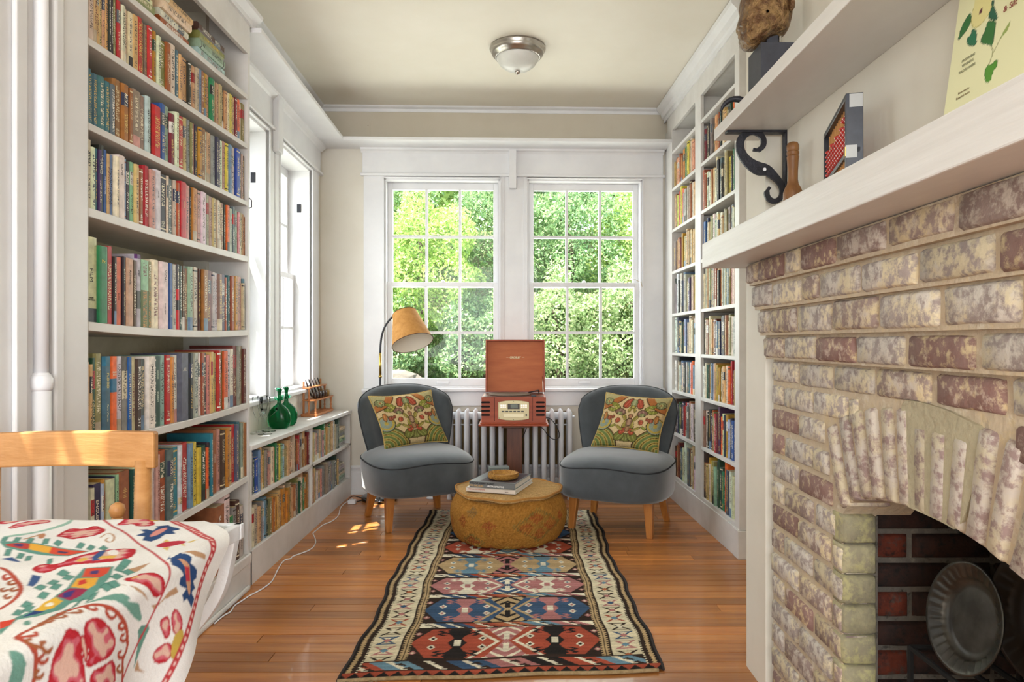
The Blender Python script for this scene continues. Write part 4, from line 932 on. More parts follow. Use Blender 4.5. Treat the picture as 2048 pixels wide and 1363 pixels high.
for (v0, v1, ch, cb, c1, c2) in rows:
    vc = (v0+v1)/2; hv = (v1-v0)/2; n = (Vr-vc)/hv; an = np.abs(n); inr = fld & (an < 1)
    hexm = inr & (np.abs(np.abs(Xr)-.172)/.162+.40*an < 1) & (an < .95)
    pa(inr & (np.abs(Xr) < .028+.10*an), c1)
    pa(inr & (np.abs(Xr) < .018+.085*an-.02) & (sw(an*2.3+np.abs(Xr)*18) < .35), c2)
    pa(inr & (np.abs(Xr) < .012) & (an < .55) & (an > .15), c2)
    pa(hexm, ch)
    pa(inr & (np.abs(np.abs(Xr)-(.030+.095*an)) < .008), 'wh' if c2 != 'bk' else 'tn')
    for sgn in (-1, 1):
        dx = np.abs(Xr-sgn*.172); wbug = .014+.020*sw(an*1.6)+.030*(an > .55)*(1.6*an-.88+.4*sw(an*6))
        pa(hexm & (dx < wbug), cb); pa(hexm & (dx < .012) & (an < .2), 'wh' if cb != 'wh' else ch)
        st = hexm & (np.abs(dx-.052-.02*sw(an*5)) < .010) & (an > .5) & (an < .86); pa(st, cb)
        for dd in (-.088, .088):
            for nn in (-.28, .28):
                q = np.abs(Xr-sgn*.172-dd)/.016+np.abs(n-nn)/.17; pa(hexm & (q < 1), 'wh'); pa(hexm & (q < .5), cb if cb != 'wh' else 'bl')
    for sgn in (-1, 1):
        q = np.abs(Xr-sgn*.318)/.014+np.abs(an-.62)/.13; pa(inr & (q < 1) & ~hexm, 'pk'); pa(inr & (q < .45) & ~hexm, 'cr')
def zig(v0, v1, cyc, per):
    inr = fld & (Vr > v0) & (Vr < v1) if v0 > .1 else (Vr > v0) & (Vr < v1) & (e > .05); q = (Vr-v0)/(v1-v0)
    ph = Xr/per+q*.55+.08*np.floor(q*5)/5; kk = np.floor(ph).astype(int) % len(cyc); fr = ph % 1
    for i, c in enumerate(cyc): pa(inr & (kk == i), c)
    pa(inr & (np.abs(fr-.5) < .09), 'wh'); pa(inr & (fr > .5) & (fr < .75) & (sw(q*2.5) < (fr-.45)*2.6), 'dk'); pa(inr & ((q < .08) | (q > .92)), 'dk')
for i in range(len(rows)-1): zig(rows[i][1]+.004, rows[i+1][0]-.004, ['og', 'lb', 'pk', 'wh', 'bl', 're'], .11)
zig(.045, .115, ['pk', 'bk', 're', 'lb', 'dk', 'bl'], .125)
tt = sw(Xr/.045); q = (Vr-.008)/.034; pa((Vr < .044), 're'); pa((Vr < .044) & (q < 1-tt) & (tt < 1), 'bk'); pa((Vr < .044) & (q < .9-tt*.9), 'bk'); pa(Vr < .006, 'bk')
CR *= (1+rng.normal(0, .07, (nx_, ny_, 1)))*(1+.10*np.sin(Vr*61+3*np.sin(Xr*4)))[..., None]*(1+.08*np.sin(Vr*240))[..., None]
CR = CR*.88+CR.mean(-1, keepdims=True)*np.array([.13, .12, .10]); CR = np.clip(CR, 0, 1)
RR = np.zeros((nx_, ny_, 3)); wob = .006*np.sin(Vr*9)+.004*np.sin(Vr*23+1)
RR[..., 0] = -.050+Xr*(1-.0*Vr)+wob*(Xr/HWR)+.006*np.sin(Vr*4); RR[..., 1] = 2.185+Vr-.035*(Xr/HWR)*(1-Vr/LR)*-1+.004*np.sin(Xr*14); 
RR[..., 2] = .0065+.0022*np.maximum(0, np.sin(Vr*7+Xr*3))*np.maximum(0, np.sin(Xr*9+1))
rgt = thing('kilim_rug', 'long patterned kilim runner with red, blue and pink medallions on the floor', 'rug', (-.05, 3.2, 0))
M_rug = mat('woven_wool', '#ffffff', .95, attr='Col', bump=.5, bscale=160, stretch=(1, 4, 1), spec=.1, bdist=.003)
grid_obj('weave', RR, CR, M_rug, rgt)
Xb = RR[:, 0, 0]; Yb_ = RR[:, 0, 1]
MB().tube([(Xb[i], Yb_[i]-.004, .007) for i in range(0, nx_, 6)], .0062, 8).build('rope_edge', M_bristle, rgt, smooth=True)
edge = MB()
for s_ in (0, -1): edge.tube([(RR[s_, j, 0], RR[s_, j, 1], .0055) for j in range(0, ny_, 6)], .005, 6)
edge.build('side_binding', mat('dark_wool', '#2a2220', .95, bump=.4, bscale=150), rgt, smooth=True)
fr_ = MB()
for i in range(46):
    x_ = -.05+HWR*random.uniform(-1, 1) if i > 8 else -.05-HWR+random.uniform(0, .12); y_ = 2.185+LR+.0 if i > 8 else 2.145; L_ = random.uniform(.015, .04)*(1 if i > 8 else -1)
    fr_.tube([(x_, y_, .006), (x_+random.uniform(-.01, .01), y_+L_*.5, .008), (x_+random.uniform(-.02, .02), y_+L_, .003)], .0014, 5)
fr_.build('fringe', M_bristle, rgt, kind='stuff')
# ------------------------------------------------------------------ pouf
pc = Vector((-.061, 3.745, .0092)); pf = thing('pouf', 'round mustard kilim pouf on the rug between the two armchairs', 'pouf', pc)
nA, nZ = 260, 90
A_, T_ = np.meshgrid(np.linspace(0, 2*PI, nA, endpoint=False), np.linspace(0, 1, nZ), indexing='ij')
prof = np.array([(.0, .0), (.24, .0), (.282, .008), (.302, .04), (.314, .09), (.319, .135), (.312, .185), (.292, .225), (.268, .25), (.22, .262), (0, .268)])
cum = np.concatenate([[0], np.cumsum(np.hypot(np.diff(prof[:, 0]), np.diff(prof[:, 1])))]); cum /= cum[-1]
# smoother sampling
rr = np.interp(T_, cum, prof[:, 0]); zz = np.interp(T_, cum, prof[:, 1])
for _ in range(6):
    rr[:, 1:-1] = (rr[:, :-2]+2*rr[:, 1:-1]+rr[:, 2:])/4; zz[:, 1:-1] = (zz[:, :-2]+2*zz[:, 1:-1]+zz[:, 2:])/4
rad = rr*(1+.012*np.sin(A_*5+1)+.008*np.sin(A_*11+zz*20))
PP_ = np.stack([pc.x+rad*np.cos(A_), pc.y+rad*np.sin(A_), pc.z+zz+.004*np.sin(A_*4)*(zz > .1)], -1)
CP = np.ones((nA, nZ, 3))*np.array(lin('ac7a38')); CP[zz > .24] = lin('b48c58')
phi = (A_+PI/2+PI) % (2*PI)-PI       # 0 = toward camera
def pm(pc0, pz, wa, wz, h, q=1): 
    d = np.abs(phi-pc0)/wa+np.abs(zz-pz)/wz; msk = (d < 1) & ((np.floor(phi*60)+np.floor(zz*160)) % 3 != 0); CP[msk] = CP[msk]*.35+np.array(lin(h))*.65
for args in ((-.78, .14, .10, .035, '8f4428'), (-.30, .135, .13, .03, '9a4a30'), (-.30, .11, .05, .045, '8f4a30'), (.55, .13, .50, .085, '6a6a3e'), (.55, .13, .40, .066, 'ac7a38'), (.50, .165, .15, .03, 'a04a2c'), (.32, .12, .14, .03, 'a04a2c'), (.78, .125, .16, .035, 'a04a2c'), (.55, .085, .15, .03, '9a4a2c'), (1.1, .15, .1, .03, 'a8482c'),
             (-.62, .04, .24, .045, '5c6038'), (-.62, .04, .16, .03, '9a4428'), (-.62, .19, .12, .03, '7a6a4a'), (-1.2, .1, .1, .04, '8f4428')): pm(*args)
for k in range(-8, 9): pm(k*.28, .012, .07, .02, '8a2e22' if k % 2 else 'c8b060')
CP *= (1+rng.normal(0, .10, (nA, nZ, 1))); CP = np.clip(CP, 0, 1)
M_pouf = mat('nubby_wool', '#ffffff', .95, '#e2dbd0', scale=90, attr='Col', bump=1, bscale=110, spec=.1, bdist=.012)
grid_obj('body', PP_, CP, M_pouf, pf, closed_u=True)
nF = 180; ang = np.linspace(0, 2*PI, nF, endpoint=False)
fl_r = np.array([[.0, 1], [.12, 1], [.24, 1], [.275, 1], [.292, 1], [.293, 1], [.285, 1], [.27, 1]])[:, 0]
fl_z = [.273, .272, .268, .263, .258, .251, .248, .246]
FA, FR_ = np.meshgrid(ang, np.arange(8), indexing='ij'); r_ = fl_r[FR_]*(1+.035*np.sin(3*FA+.4)*(FR_ > 2)+.02*np.sin(7*FA)*(FR_ > 2)); z_ = np.array(fl_z)[FR_]+.004*np.sin(9*FA)*(FR_ > 3)
flg = grid_obj('top_panel', np.stack([pc.x+r_*np.cos(FA), pc.y+r_*np.sin(FA), pc.z+z_], -1), np.clip(np.ones((nF, 8, 3))*np.array(lin('bd9864'))*(1+rng.normal(0, .1, (nF, 8, 1))), 0, 1), M_pouf, pf, closed_u=True)
MB().tube([(pc.x+.288*(1+.035*math.sin(3*a+.4)+.02*math.sin(7*a))*math.cos(a), pc.y+.288*(1+.035*math.sin(3*a+.4)+.02*math.sin(7*a))*math.sin(a), pc.z+.2605+.003*math.sin(9*a)) for a in ang], .006, 6, closed=True).build('piping', mat('mustard_piping', '#a87434', .9, bump=.5, bscale=150), pf, smooth=True)
# books + bowl + box on pouf
ZT = pc.z+.2735
def bigbook(nm, lab, cx, cy, z0, sx, sy, th, rot, cov, spine_txts, page='ddd6cc'):
    T = thing(nm, lab, 'book', (cx, cy, z0), 'books on the pouf'); M = Matrix.Translation((cx, cy, z0)) @ Matrix.Rotation(rot, 4, 'Z')
    mc = mat('cover_'+cov, '#'+cov, .35)
    MB().box(-sx/2, sx/2, -sy/2, sy/2, 0, .003, M=M).box(-sx/2, sx/2, -sy/2, sy/2, th-.003, th, M=M).box(-sx/2, sx/2, -sy/2, -sy/2+.003, 0, th, M=M).build('cover', mc, T, bevel=.0008)
    MB().box(-sx/2+.004, sx/2-.004, -sy/2+.003, sy/2-.004, .003, th-.003, M=M).build('pages', mat('pages_'+page, '#'+page, .7, bump=.2, bscale=300), T)
    for (tx, hx, sz, ox, oz) in spine_txts: text_mesh(tx, sz, M @ frame((ox, -sy/2-.0004, oz), (1, 0, 0), (0, 0, 1), (0, -1, 0)), tmat(hx), T, align='LEFT', bold=.0003)
    return T, M
rotb = -.10
T1, M1 = bigbook('photo_book', 'pale cream large book at the bottom of the pair on the pouf', -.101, 3.72, ZT, .275, .32, .022, -.31, 'd4c8bc', [('AMERICAN PHOTOGRAPHS', 'b06a60', .0075, -.125, .014), ('ESSAYS', '8a7a70', .006, .08, .010)])
T2, M2 = bigbook('photo_book', 'dark grey photography book with white spine lettering under the woven bowl', -.098, 3.715, ZT+.0224, .255, .29, .030, -.31, '6c6f70', [('WILLIAM ALBERT ALLARD', '1c1c1e', .0118, -.124, .0215), ('FIVE DECADES', 'c8a468', .0118, -.124, .0088), ('A RETROSPECTIVE', 'e6e4e0', .0118, -.030, .0088)])
MB().box(-.075, .118, -.12, .13, .030, .0305, M=M2).build('cover_photo', mat('dark_photo', '#4a3840', .3, '#2c2a30', scale=20), T2)
bwl = thing('woven_bowl', 'small round woven straw bowl on top of the stacked books', 'bowl', (-.085, 3.69, ZT+.053))
M_straw = mat('straw', '#b98a3e', .7, '#8f5f24', scale=60, bump=.5, bscale=150)
zb0 = ZT+.0532
MB().lathe([(.01, 0), (.065, .0), (.073, .005), (.079, .016), (.080, .026), (.076, .029), (.072, .024), (.068, .012), (.01, .006)], -.085, 3.69, zb0, 40).build('body', M_straw, bwl, smooth=True)
for lv in range(3):
    ws_ = MB()
    R_ = (.076, .081, .079)[lv]; zz_ = (.008, .017, .027)[lv]
    for ph in (0, PI):
        ws_.tube([(-.085+(R_+.002*math.sin(18*a+ph))*math.cos(a), 3.69+(R_+.002*math.sin(18*a+ph))*math.sin(a), zb0+zz_+.0035*math.cos(18*a+ph)) for a in np.linspace(0, 2*PI, 160, endpoint=False)], .0022, 5, closed=True)
    ws_.build('woven_band', M_straw, bwl, smooth=True)
gb = thing('grey_box', 'small grey box on the pouf behind the woven bowl', 'box', (-.115, 3.87, ZT))
Mg = Matrix.Translation((-.115, 3.915, ZT+.0002)) @ Matrix.Rotation(.12, 4, 'Z')
MB().box(-.055, .055, -.03, .03, 0, .066, M=Mg).build('body', mat('grey_card', '#5c625f', .6), gb, bevel=.002); MB().box(-.057, .057, -.032, .032, .05, .075, M=Mg).build('lid', mat('grey_card_lid', '#6c726e', .6), gb, bevel=.002)
# ------------------------------------------------------------------ armchairs
def armchair(lab, cx, cy, ang, clab, cush):
    T = thing('slipper_chair', lab, 'armchair', (cx, cy, 0), 'grey velvet slipper chairs'); M = Matrix.Translation((cx, cy, 0)) @ Matrix.Rotation(ang, 4, 'Z')
    # local: front = -y
    n = 96; v = []; f = []
    def outline(k, s=1.0):
        a = 2*PI*k/n; c_, s_ = math.cos(a), math.sin(a); e_ = .52
        x_ = .318*math.copysign(abs(c_)**e_, c_); y_ = .285*math.copysign(abs(s_)**(e_+.12), s_)
        if y_ > 0: x_ *= 1-.22*(y_/.285)**2
        else: y_ *= 1.14
        return x_*s, y_*s
    lev = [(.0, .198, 0), (.90, .198, 0), (.955, .203, 0), (.975, .22, 0), (.995, .28, 0), (1.0, .34, 0), (.993, .378, 0), (.985, .386, 0), (.95, .401, 0), (.85, .421, 0), (.65, .436, 0), (.35, .443, 0), (.0, .445, 0)]
    for s_, z_, _ in lev:
        for k in range(n):
            x_, y_ = outline(k, max(s_, .001)); dz = .010*(-y_/.285)*(z_ > .37)+.012*math.cos(x_/.305*PI)*(y_ < 0)*(z_ > .37)*(-y_/.285)*-1
            v.append(tuple(M @ Vector((x_, y_, z_-dz*.8))))
    for i in range(len(lev)-1):
        for k in range(n): f.append((i*n+k, i*n+(k+1) % n, (i+1)*n+(k+1) % n, (i+1)*n+k))
    MB().add(v, f).build('seat', M_vel, T, smooth=True)
    pt = []
    for k in range(n):
        x_, y_ = outline(k, .992); dz = .010*(-y_/.285)-.012*math.cos(x_/.305*PI)*(y_ < 0)*(-y_/.285); pt.append(tuple(M @ Vector((x_, y_, .383-dz*.8))))
    MB().tube(pt, .0042, 6, closed=True).build('seat_piping', M_pipe_d, T, smooth=True)
    # backrest: closed shell
    ns, nt = 41, 30; th = .062; front = []; back = []
    def pos(s_, t_):
        H_ = .655+.145*max(0, 1-abs(s_)**3.0)**(1/2.3); z_ = .30+(H_-.30)*t_
        zz = (z_-.30)/.5; wd = .225+.085*math.sin(min(1, zz)*PI*.55); 
        if zz > .8: wd *= math.sqrt(max(0.02, 1-((zz-.8)/.2)**2*.16))
        x_ = s_*wd; y_ = .205+.085*zz-.135*abs(s_)**2.3*(1-.15*zz)
        return Vector((x_, y_, z_))
    S_ = np.linspace(-1, 1, ns); T__ = np.linspace(0, 1, nt); G = [[pos(s_, t_) for t_ in T__] for s_ in S_]
    verts = []; idxF = {}; idxB = {}
    for i in range(ns):
        for j in range(nt):
            a = G[min(i+1, ns-1)][j]-G[max(i-1, 0)][j]; b = G[i][min(j+1, nt-1)]-G[i][max(j-1, 0)]; nm_ = a.cross(b).normalized()  # toward front (-y)
            ed = min(i, ns-1-i)/3.0; et = (nt-1-j)/2.0; tk = th/2*math.sqrt(min(1, ed if ed < 1 else 1))*math.sqrt(min(1, et if et < 1 else 1)); tk = max(tk, .006)
            idxF[i, j] = len(verts); verts.append(G[i][j]+nm_*tk); idxB[i, j] = len(verts); verts.append(G[i][j]-nm_*tk)
    fs = []
    for i in range(ns-1):
        for j in range(nt-1):
            fs.append((idxF[i, j], idxF[i+1, j], idxF[i+1, j+1], idxF[i, j+1])); fs.append((idxB[i, j], idxB[i, j+1], idxB[i+1, j+1], idxB[i+1, j]))
    for j in range(nt-1): fs.append((idxF[0, j], idxF[0, j+1], idxB[0, j+1], idxB[0, j])); fs.append((idxF[ns-1, j], idxB[ns-1, j], idxB[ns-1, j+1], idxF[ns-1, j+1]))
    for i in range(ns-1): fs.append((idxF[i, nt-1], idxF[i+1, nt-1], idxB[i+1, nt-1], idxB[i, nt-1])); fs.append((idxF[i, 0], idxB[i, 0], idxB[i+1, 0], idxF[i+1, 0]))
    MB().add([tuple(M @ p) for p in verts], fs).build('backrest', M_vel, T, smooth=True)
    path = [G[0][j] for j in range(nt)]+[G[i][nt-1] for i in range(1, ns-1)]+[G[ns-1][j] for j in range(nt-1, -1, -1)]
    MB().tube([tuple(M @ p) for p in path], .0045, 6).build('back_piping', M_pipe_d, T, smooth=True)
    for lx_, ly_, dx_, dy_ in ((-.215, -.175, -.012, -.02), (.215, -.175, .012, -.02), (-.20, .175, -.03, .035), (.20, .175, .03, .035)):
        g_ = MB(); a_, b_ = .026, .0165; vv_ = []
        for (w_, z_, ox, oy) in ((b_, 0.0004, dx_, dy_), (a_, .204, 0, 0)):
            vv_ += [(lx_+ox+sx_*w_, ly_+oy+sy_*w_, z_) for sx_, sy_ in ((-1, -1), (1, -1), (1, 1), (-1, 1))]
        g_.add(vv_, [(3, 2, 1, 0), (4, 5, 6, 7), (0, 1, 5, 4), (1, 2, 6, 5), (2, 3, 7, 6), (3, 0, 4, 7)], M).build('leg', M_leg, T, bevel=.003)
    # cushion
    cs = thing('cushion', clab, 'cushion', tuple(M @ Vector((0, 0, .44))), 'floral tapestry cushions')
    cush_x, roll, cz = cush
    MC = M @ Matrix.Translation((cush_x, .055, cz)) @ Matrix.Rotation(roll, 4, 'Y') @ Matrix.Rotation(-.30, 4, 'X')
    nn = 110; U, V = np.meshgrid(np.linspace(-1, 1, nn), np.linspace(-1, 1, nn), indexing='ij')
    hw = .20; hz = .165
    pin = 1-.09*(1-np.abs(V)**2)*np.abs(U)**3; pinv = 1-.09*(1-np.abs(U)**2)*np.abs(V)**3
    shr_ = -.17 if roll < 0 else .15; X_ = U*hw*pin+shr_*V*hz; Z_ = V*hz*pinv; thk = .052*np.clip((1-U**4)*(1-V**4), 0, 1)**.55
    cpat = cushion_pattern(U, V)
    for sgn, nm_ in ((-1, 'front_panel'), (1, 'back_panel')):
        P = np.stack([X_, sgn*(thk+.001)+.004*np.sin(U*6+V*4), Z_], -1); P4_ = np.concatenate([P, np.ones((nn, nn, 1))], -1) @ np.array(MC).T
        o_ = grid_obj(nm_, P4_[..., :3], cpat if sgn < 0 else np.ones((nn, nn, 3))*np.array(lin('a89a60')), M_tap, cs)
        if sgn > 0: o_.data.flip_normals()
    per = [(t_, -1) for t_ in np.linspace(-1, 1, 24)[:-1]]+[(1, t_) for t_ in np.linspace(-1, 1, 24)[:-1]]+[(-t_, 1) for t_ in np.linspace(-1, 1, 24)[:-1]]+[(-1, -t_) for t_ in np.linspace(-1, 1, 24)[:-1]]
    pth = []
    for u_, v_ in per:
        pth.append(tuple(MC @ Vector((u_*hw*(1-.09*(1-v_*v_)*abs(u_)**3)+shr_*v_*hz, .004*math.sin(u_*6+v_*4), v_*hz*(1-.09*(1-u_*u_)*abs(v_)**3)))))
    MB().tube(pth, .0052, 6, closed=True).build('piping', M_cord, cs, smooth=True)
    return T
M_tap = mat('tapestry_weave', '#ffffff', .9, attr='Col', bump=.3, bscale=350, spec=.15, bdist=.002)
M_cord = mat('gold_cord', '#c4ac68', .8, '#a88a4c', scale=120, bump=.4, bscale=300)
def cushion_pattern(U, V):
    c = np.ones(U.shape+(3,))*np.array(lin('cdb98c')); a = np.abs(U)
    def el(cu, cv, ru, rv, rot, h, ol='4a3c28', mir=True):
        x = (a if mir else U)-cu; y = V-cv; cr_, sr = math.cos(rot), math.sin(rot); q = ((x*cr_+y*sr)/ru)**2+((-x*sr+y*cr_)/rv)**2
        q = q*(1+.10*np.sin(np.arctan2(y, x)*9)); c[q < 1] = lin(ol); c[q < .72] = lin(h)
        m2 = (q < .5) & (np.sin((x*cr_+y*sr)*38/max(.5, ru*4)) > .55); c[m2] = np.clip(np.array(lin(h))*1.5+.03, 0, 1)
    # corner arcs
    r1 = np.hypot(a-1.05, V-1.15); c[(r1 < .78) & (r1 > .56)] = lin('b5672f'); c[(r1 < .56)] = lin('a9a878'); c[(r1 < .80) & (r1 > .765)] = lin('5a3c28')
    el(.80, .66, .17, .15, 0, '7d8e62'); el(.80, .66, .09, .08, 0, '9aa468'); el(.80, .66, .03, .03, 0, 'b04a2a')
    # bottom swirls
    r2 = np.hypot(a-1.0, V+.95); st = np.sin(r2*34+V*3); msk = r2 < .78
    c[msk] = lin('7f9268'); c[msk & (st > .2)] = lin('b6a03c'); c[msk & (st < -.4)] = lin('62803e'); c[msk & (st > .92)] = lin('4a3c28'); c[msk & (r2 > .74)] = lin('5a3c28')
    r3 = np.hypot(a-.82, V+.12); st = np.sin(r3*30-V*6); msk = (r3 < .30); c[msk] = lin('7d9a90'); c[msk & (st > .4)] = lin('b6a03c'); c[msk & (r3 > .27)] = lin('4a4a2c')
    el(.0, -.62, .30, .16, 0, '6a7434'); el(.20, -.58, .16, .20, .5, '6f7a34'); el(.13, -.38, .10, .15, .3, 'a83a28')
    for q in ((.09, -.1, .07, .2, .3), (.17, .12, .06, .16, -.5), (.07, .42, .05, .12, .2), (.24, -.28, .05, .16, -.9)): el(*q, '8a8436')
    el(.0, -.05, .09, .15, 0, '8a6a58'); el(.0, .17, .07, .09, 0, '8a5a40'); el(.0, -.3, .08, .12, 0, '84603e')
    el(.33, .30, .17, .13, .3, '84605a'); el(.33, .24, .09, .07, 0, '7a8a58'); el(.52, .52, .20, .085, .6, '7d8a30'); el(.62, .36, .16, .075, .2, '7d8a30'); el(.50, .44, .1, .05, .9, 'a0a048')
    el(.34, -.02, .08, .10, .2, 'a8402e'); el(.62, .06, .10, .09, 0, '8f4030'); el(.50, .1, .05, .06, 0, '8f4030'); el(.80, .12, .08, .16, 0, 'b07038'); el(.46, -.22, .05, .10, 1.0, '7d8a30')
    el(.17, .66, .12, .24, .35, 'a83a2c'); el(.0, .66, .11, .20, 0, '7a8c62'); el(.0, .52, .07, .07, 0, '8a8a3c')
    c *= (1+rng.normal(0, .09, U.shape+(1,))); c = c*.70+np.array(lin('ac8c60'))*.30*c.mean(-1, keepdims=True)/.3; return np.clip(c*.88, 0, 1)
armchair('grey velvet slipper chair on the left in front of the arching lamp', -.63, 4.13, .50, 'floral tapestry cushion with gold piping on the left grey chair', (-.02, -.06, .600))
armchair('grey velvet slipper chair on the right beside the right bookcase', .59, 4.0, -.43, 'floral tapestry cushion slumped on the right grey chair', (.055, .05, .597))
# ------------------------------------------------------------------ record player on pedestal
rpx = Vector((-.038, 4.20, 0)); 
ps = thing('pedestal', 'dark brown wooden pedestal column carrying the record player', 'stand', (rpx.x, 4.35, 0))
MB().box(-.11, .07, 4.26, 4.44, .535, .553).build('top_plate', M_ped, ps, bevel=.002); MB().box(-.077, .020, 4.30, 4.39, .03, .536).build('column', M_ped, ps, bevel=.003); MB().box(-.17, .12, 4.24, 4.50, .0004, .03).build('foot', M_ped, ps, bevel=.004)
rc = thing('record_player', 'cherry wood record player with raised lid on the dark pedestal', 'record player', (rpx.x, 4.35, .553))
x0_, x1_ = -.232, .166; y0_, y1_ = 4.21, 4.52; z0_, z1_ = .5535, .735
MB().box(x0_-.018, x1_+.018, y0_-.02, y1_+.005, z0_, z0_+.012).build('base_moulding', M_red, rc, bevel=.004)
body = MB().box(x0_, x1_, y0_, y1_, z0_+.012, z1_-.004); bo = body.build('cabinet', M_red, rc, bevel=.002)
MB().box(x0_-.007, x1_+.007, y0_-.008, y1_, z0_+.012, z0_+.022).build('lower_moulding', M_red, rc, bevel=.004)
for sx_ in (0, 1):
    for k in range(4):
        a_ = x0_+.004 if sx_ == 0 else x1_-.056; zz_ = z0_+.068+k*.026
        MB().prism([(a_+.006*math.cos(t_)+(0 if abs(t_) > PI/2 else .052-.008), zz_+.006*math.sin(t_)) for t_ in [PI/2*1.001, PI*.75, PI, -PI*.75, -PI/2*1.001, -PI/2*.99, -PI/4, 0, PI/4, PI/2*.99]], y0_-.0012, y0_+.001, 'y').build('speaker_slot', M_slot, bo)
for xx_ in (x0_+.082, x1_-.082): MB().box(xx_-.001, xx_+.001, y0_-.0006, y0_+.001, z0_+.03, z1_-.005).build('panel_joint', M_slot, bo)
fp_ = [(-.128, .60-.002), (-.08, .590), (-.033, .588), (.014, .590), (.062, .598), (.062, .702), (.014, .710), (-.033, .712), (-.08, .710), (-.128, .702)]
M_fac = mat('champagne_metal', '#9a9070', .35, metal=.6)
fo = MB().prism(fp_, y0_-.006, y0_, 'y').build('control_panel', M_fac, rc, bevel=.001)
yf = y0_-.0075
MB().box(-.070, .004, yf, y0_-.005, .658, .692).build('display', mat('black_display', '#141414', .2), fo); MB().box(-.052, -.008, yf-.0008, yf, .664, .687).build('screen', mat('lcd', '#5c665a', .3), fo)
MB().box(-.097, .030, yf, y0_-.005, .608, .630).build('cd_drawer', mat('drawer_metal', '#b0a78a', .35, metal=.6), fo, bevel=.001)
for k in range(6): MB().box(-.107+k*.024, -.09+k*.024, yf, y0_-.005, .640, .648).build('button', M_blackp, fo)
for sx_ in (-.115, .012):
    for i in range(3):
        for j in range(2): MB().box(sx_+i*.013, sx_+i*.013+.01, yf, y0_-.005, .668+j*.012, .674+j*.012).build('button', M_nick, fo)
for (a_, b_) in ((-.122, .603), (.056, .603), (-.122, .697), (.056, .697), (-.033, .706), (-.033, .594)): MB().lathe([(.002, 0), (.002, .001)], n=8, M=Matrix.Translation((a_, y0_-.006, b_)) @ Matrix.Rotation(PI/2, 4, 'X')).build('screw', M_slot, fo)
MB().lathe([(.006, 0), (.006, .003)], n=14, M=Matrix.Translation((.045, y0_-.006, .622)) @ Matrix.Rotation(PI/2, 4, 'X')).build('knob', M_blackp, fo)
MB().box(x0_+.012, x1_-.012, y0_+.012, y1_-.012, z1_-.006, z1_).build('deck', mat('deck_dark_wood', '#5a2a18', .4), rc)
MB().lathe([(.13, 0), (.135, .003), (.135, .008), (.01, .009)], -.06, 4.365, z1_, 40).build('turntable', mat('felt_mat', '#7a6a5a', .8), rc, smooth=False)
MB().tube([(.13, 4.46, z1_+.002), (.13, 4.46, z1_+.022), (.12, 4.44, z1_+.022), (.06, 4.30, z1_+.018)], .004, 8).build('tonearm', M_blackp, rc, smooth=True)
MB().box(.075, .105, 4.215, 4.24, z1_-.001, z1_+.012).build('switch', M_blackp, rc, bevel=.002)
tl = .09; ML = Matrix.Translation((0, y1_-.004, z1_+.006)) @ Matrix.Rotation(-tl, 4, 'X'); lx0, lx1 = x0_+.012, x1_+.004
lid = MB(); lid.box(lx0, lx1, -.004, .004, 0, .345, M=ML); lo_ = lid.build('lid', M_redd, rc)
rim = MB().box(lx0, lx0+.01, -.04, -.004, 0, .345, M=ML).box(lx1-.01, lx1, -.04, -.004, 0, .345, M=ML).box(lx0+.01, lx1-.01, -.04, -.004, .335, .345, M=ML).box(lx0+.01, lx1-.01, -.02, -.004, 0, .008, M=ML).build('lid_rim', M_red, lo_, bevel=.001)
gm = tmat('d8cfa8'); cxl = (lx0+lx1)/2
text_mesh('CROSLEY', .0175, ML @ frame((cxl, -.0045, .228), (1, 0, 0), (0, 0, 1), (0, -1, 0)), gm, lo_, 'lettering', bold=.0006)
for s_ in (-1, 1): MB().box(cxl+s_*.052-.008, cxl+s_*.052+.008, -.0048, -.004, .2274, .2284, M=ML).build('ornament_line', gm, lo_)
MB().tube([(lx1-.016, y0_+.16, z1_+.002), (lx1-.016, y0_+.22, z1_+.05), (lx1-.016, y1_-.02, z1_+.11)], .002, 6).build('lid_stay', M_chrome, rc)
pc1 = thing('power_cord', 'black cord looping from the back of the record player past the radiator', 'cord', (.17, 4.5, .6))
MB().tube(chaikin([(.15, 4.53, .565), (.20, 4.55, .57), (.24, 4.56, .53), (.27, 4.56, .47), (.27, 4.56, .43), (.235, 4.56, .415), (.19, 4.56, .45), (.16, 4.56, .5), (.07, 4.56, .54), (.05, 4.56, .5), (.03, 4.56, .44), (-.02, 4.56, .38), (-.03, 4.56, .1), (-.03, 4.56, .006)], 3, False), .0028, 6).build('cable', M_blackp, pc1, smooth=True)
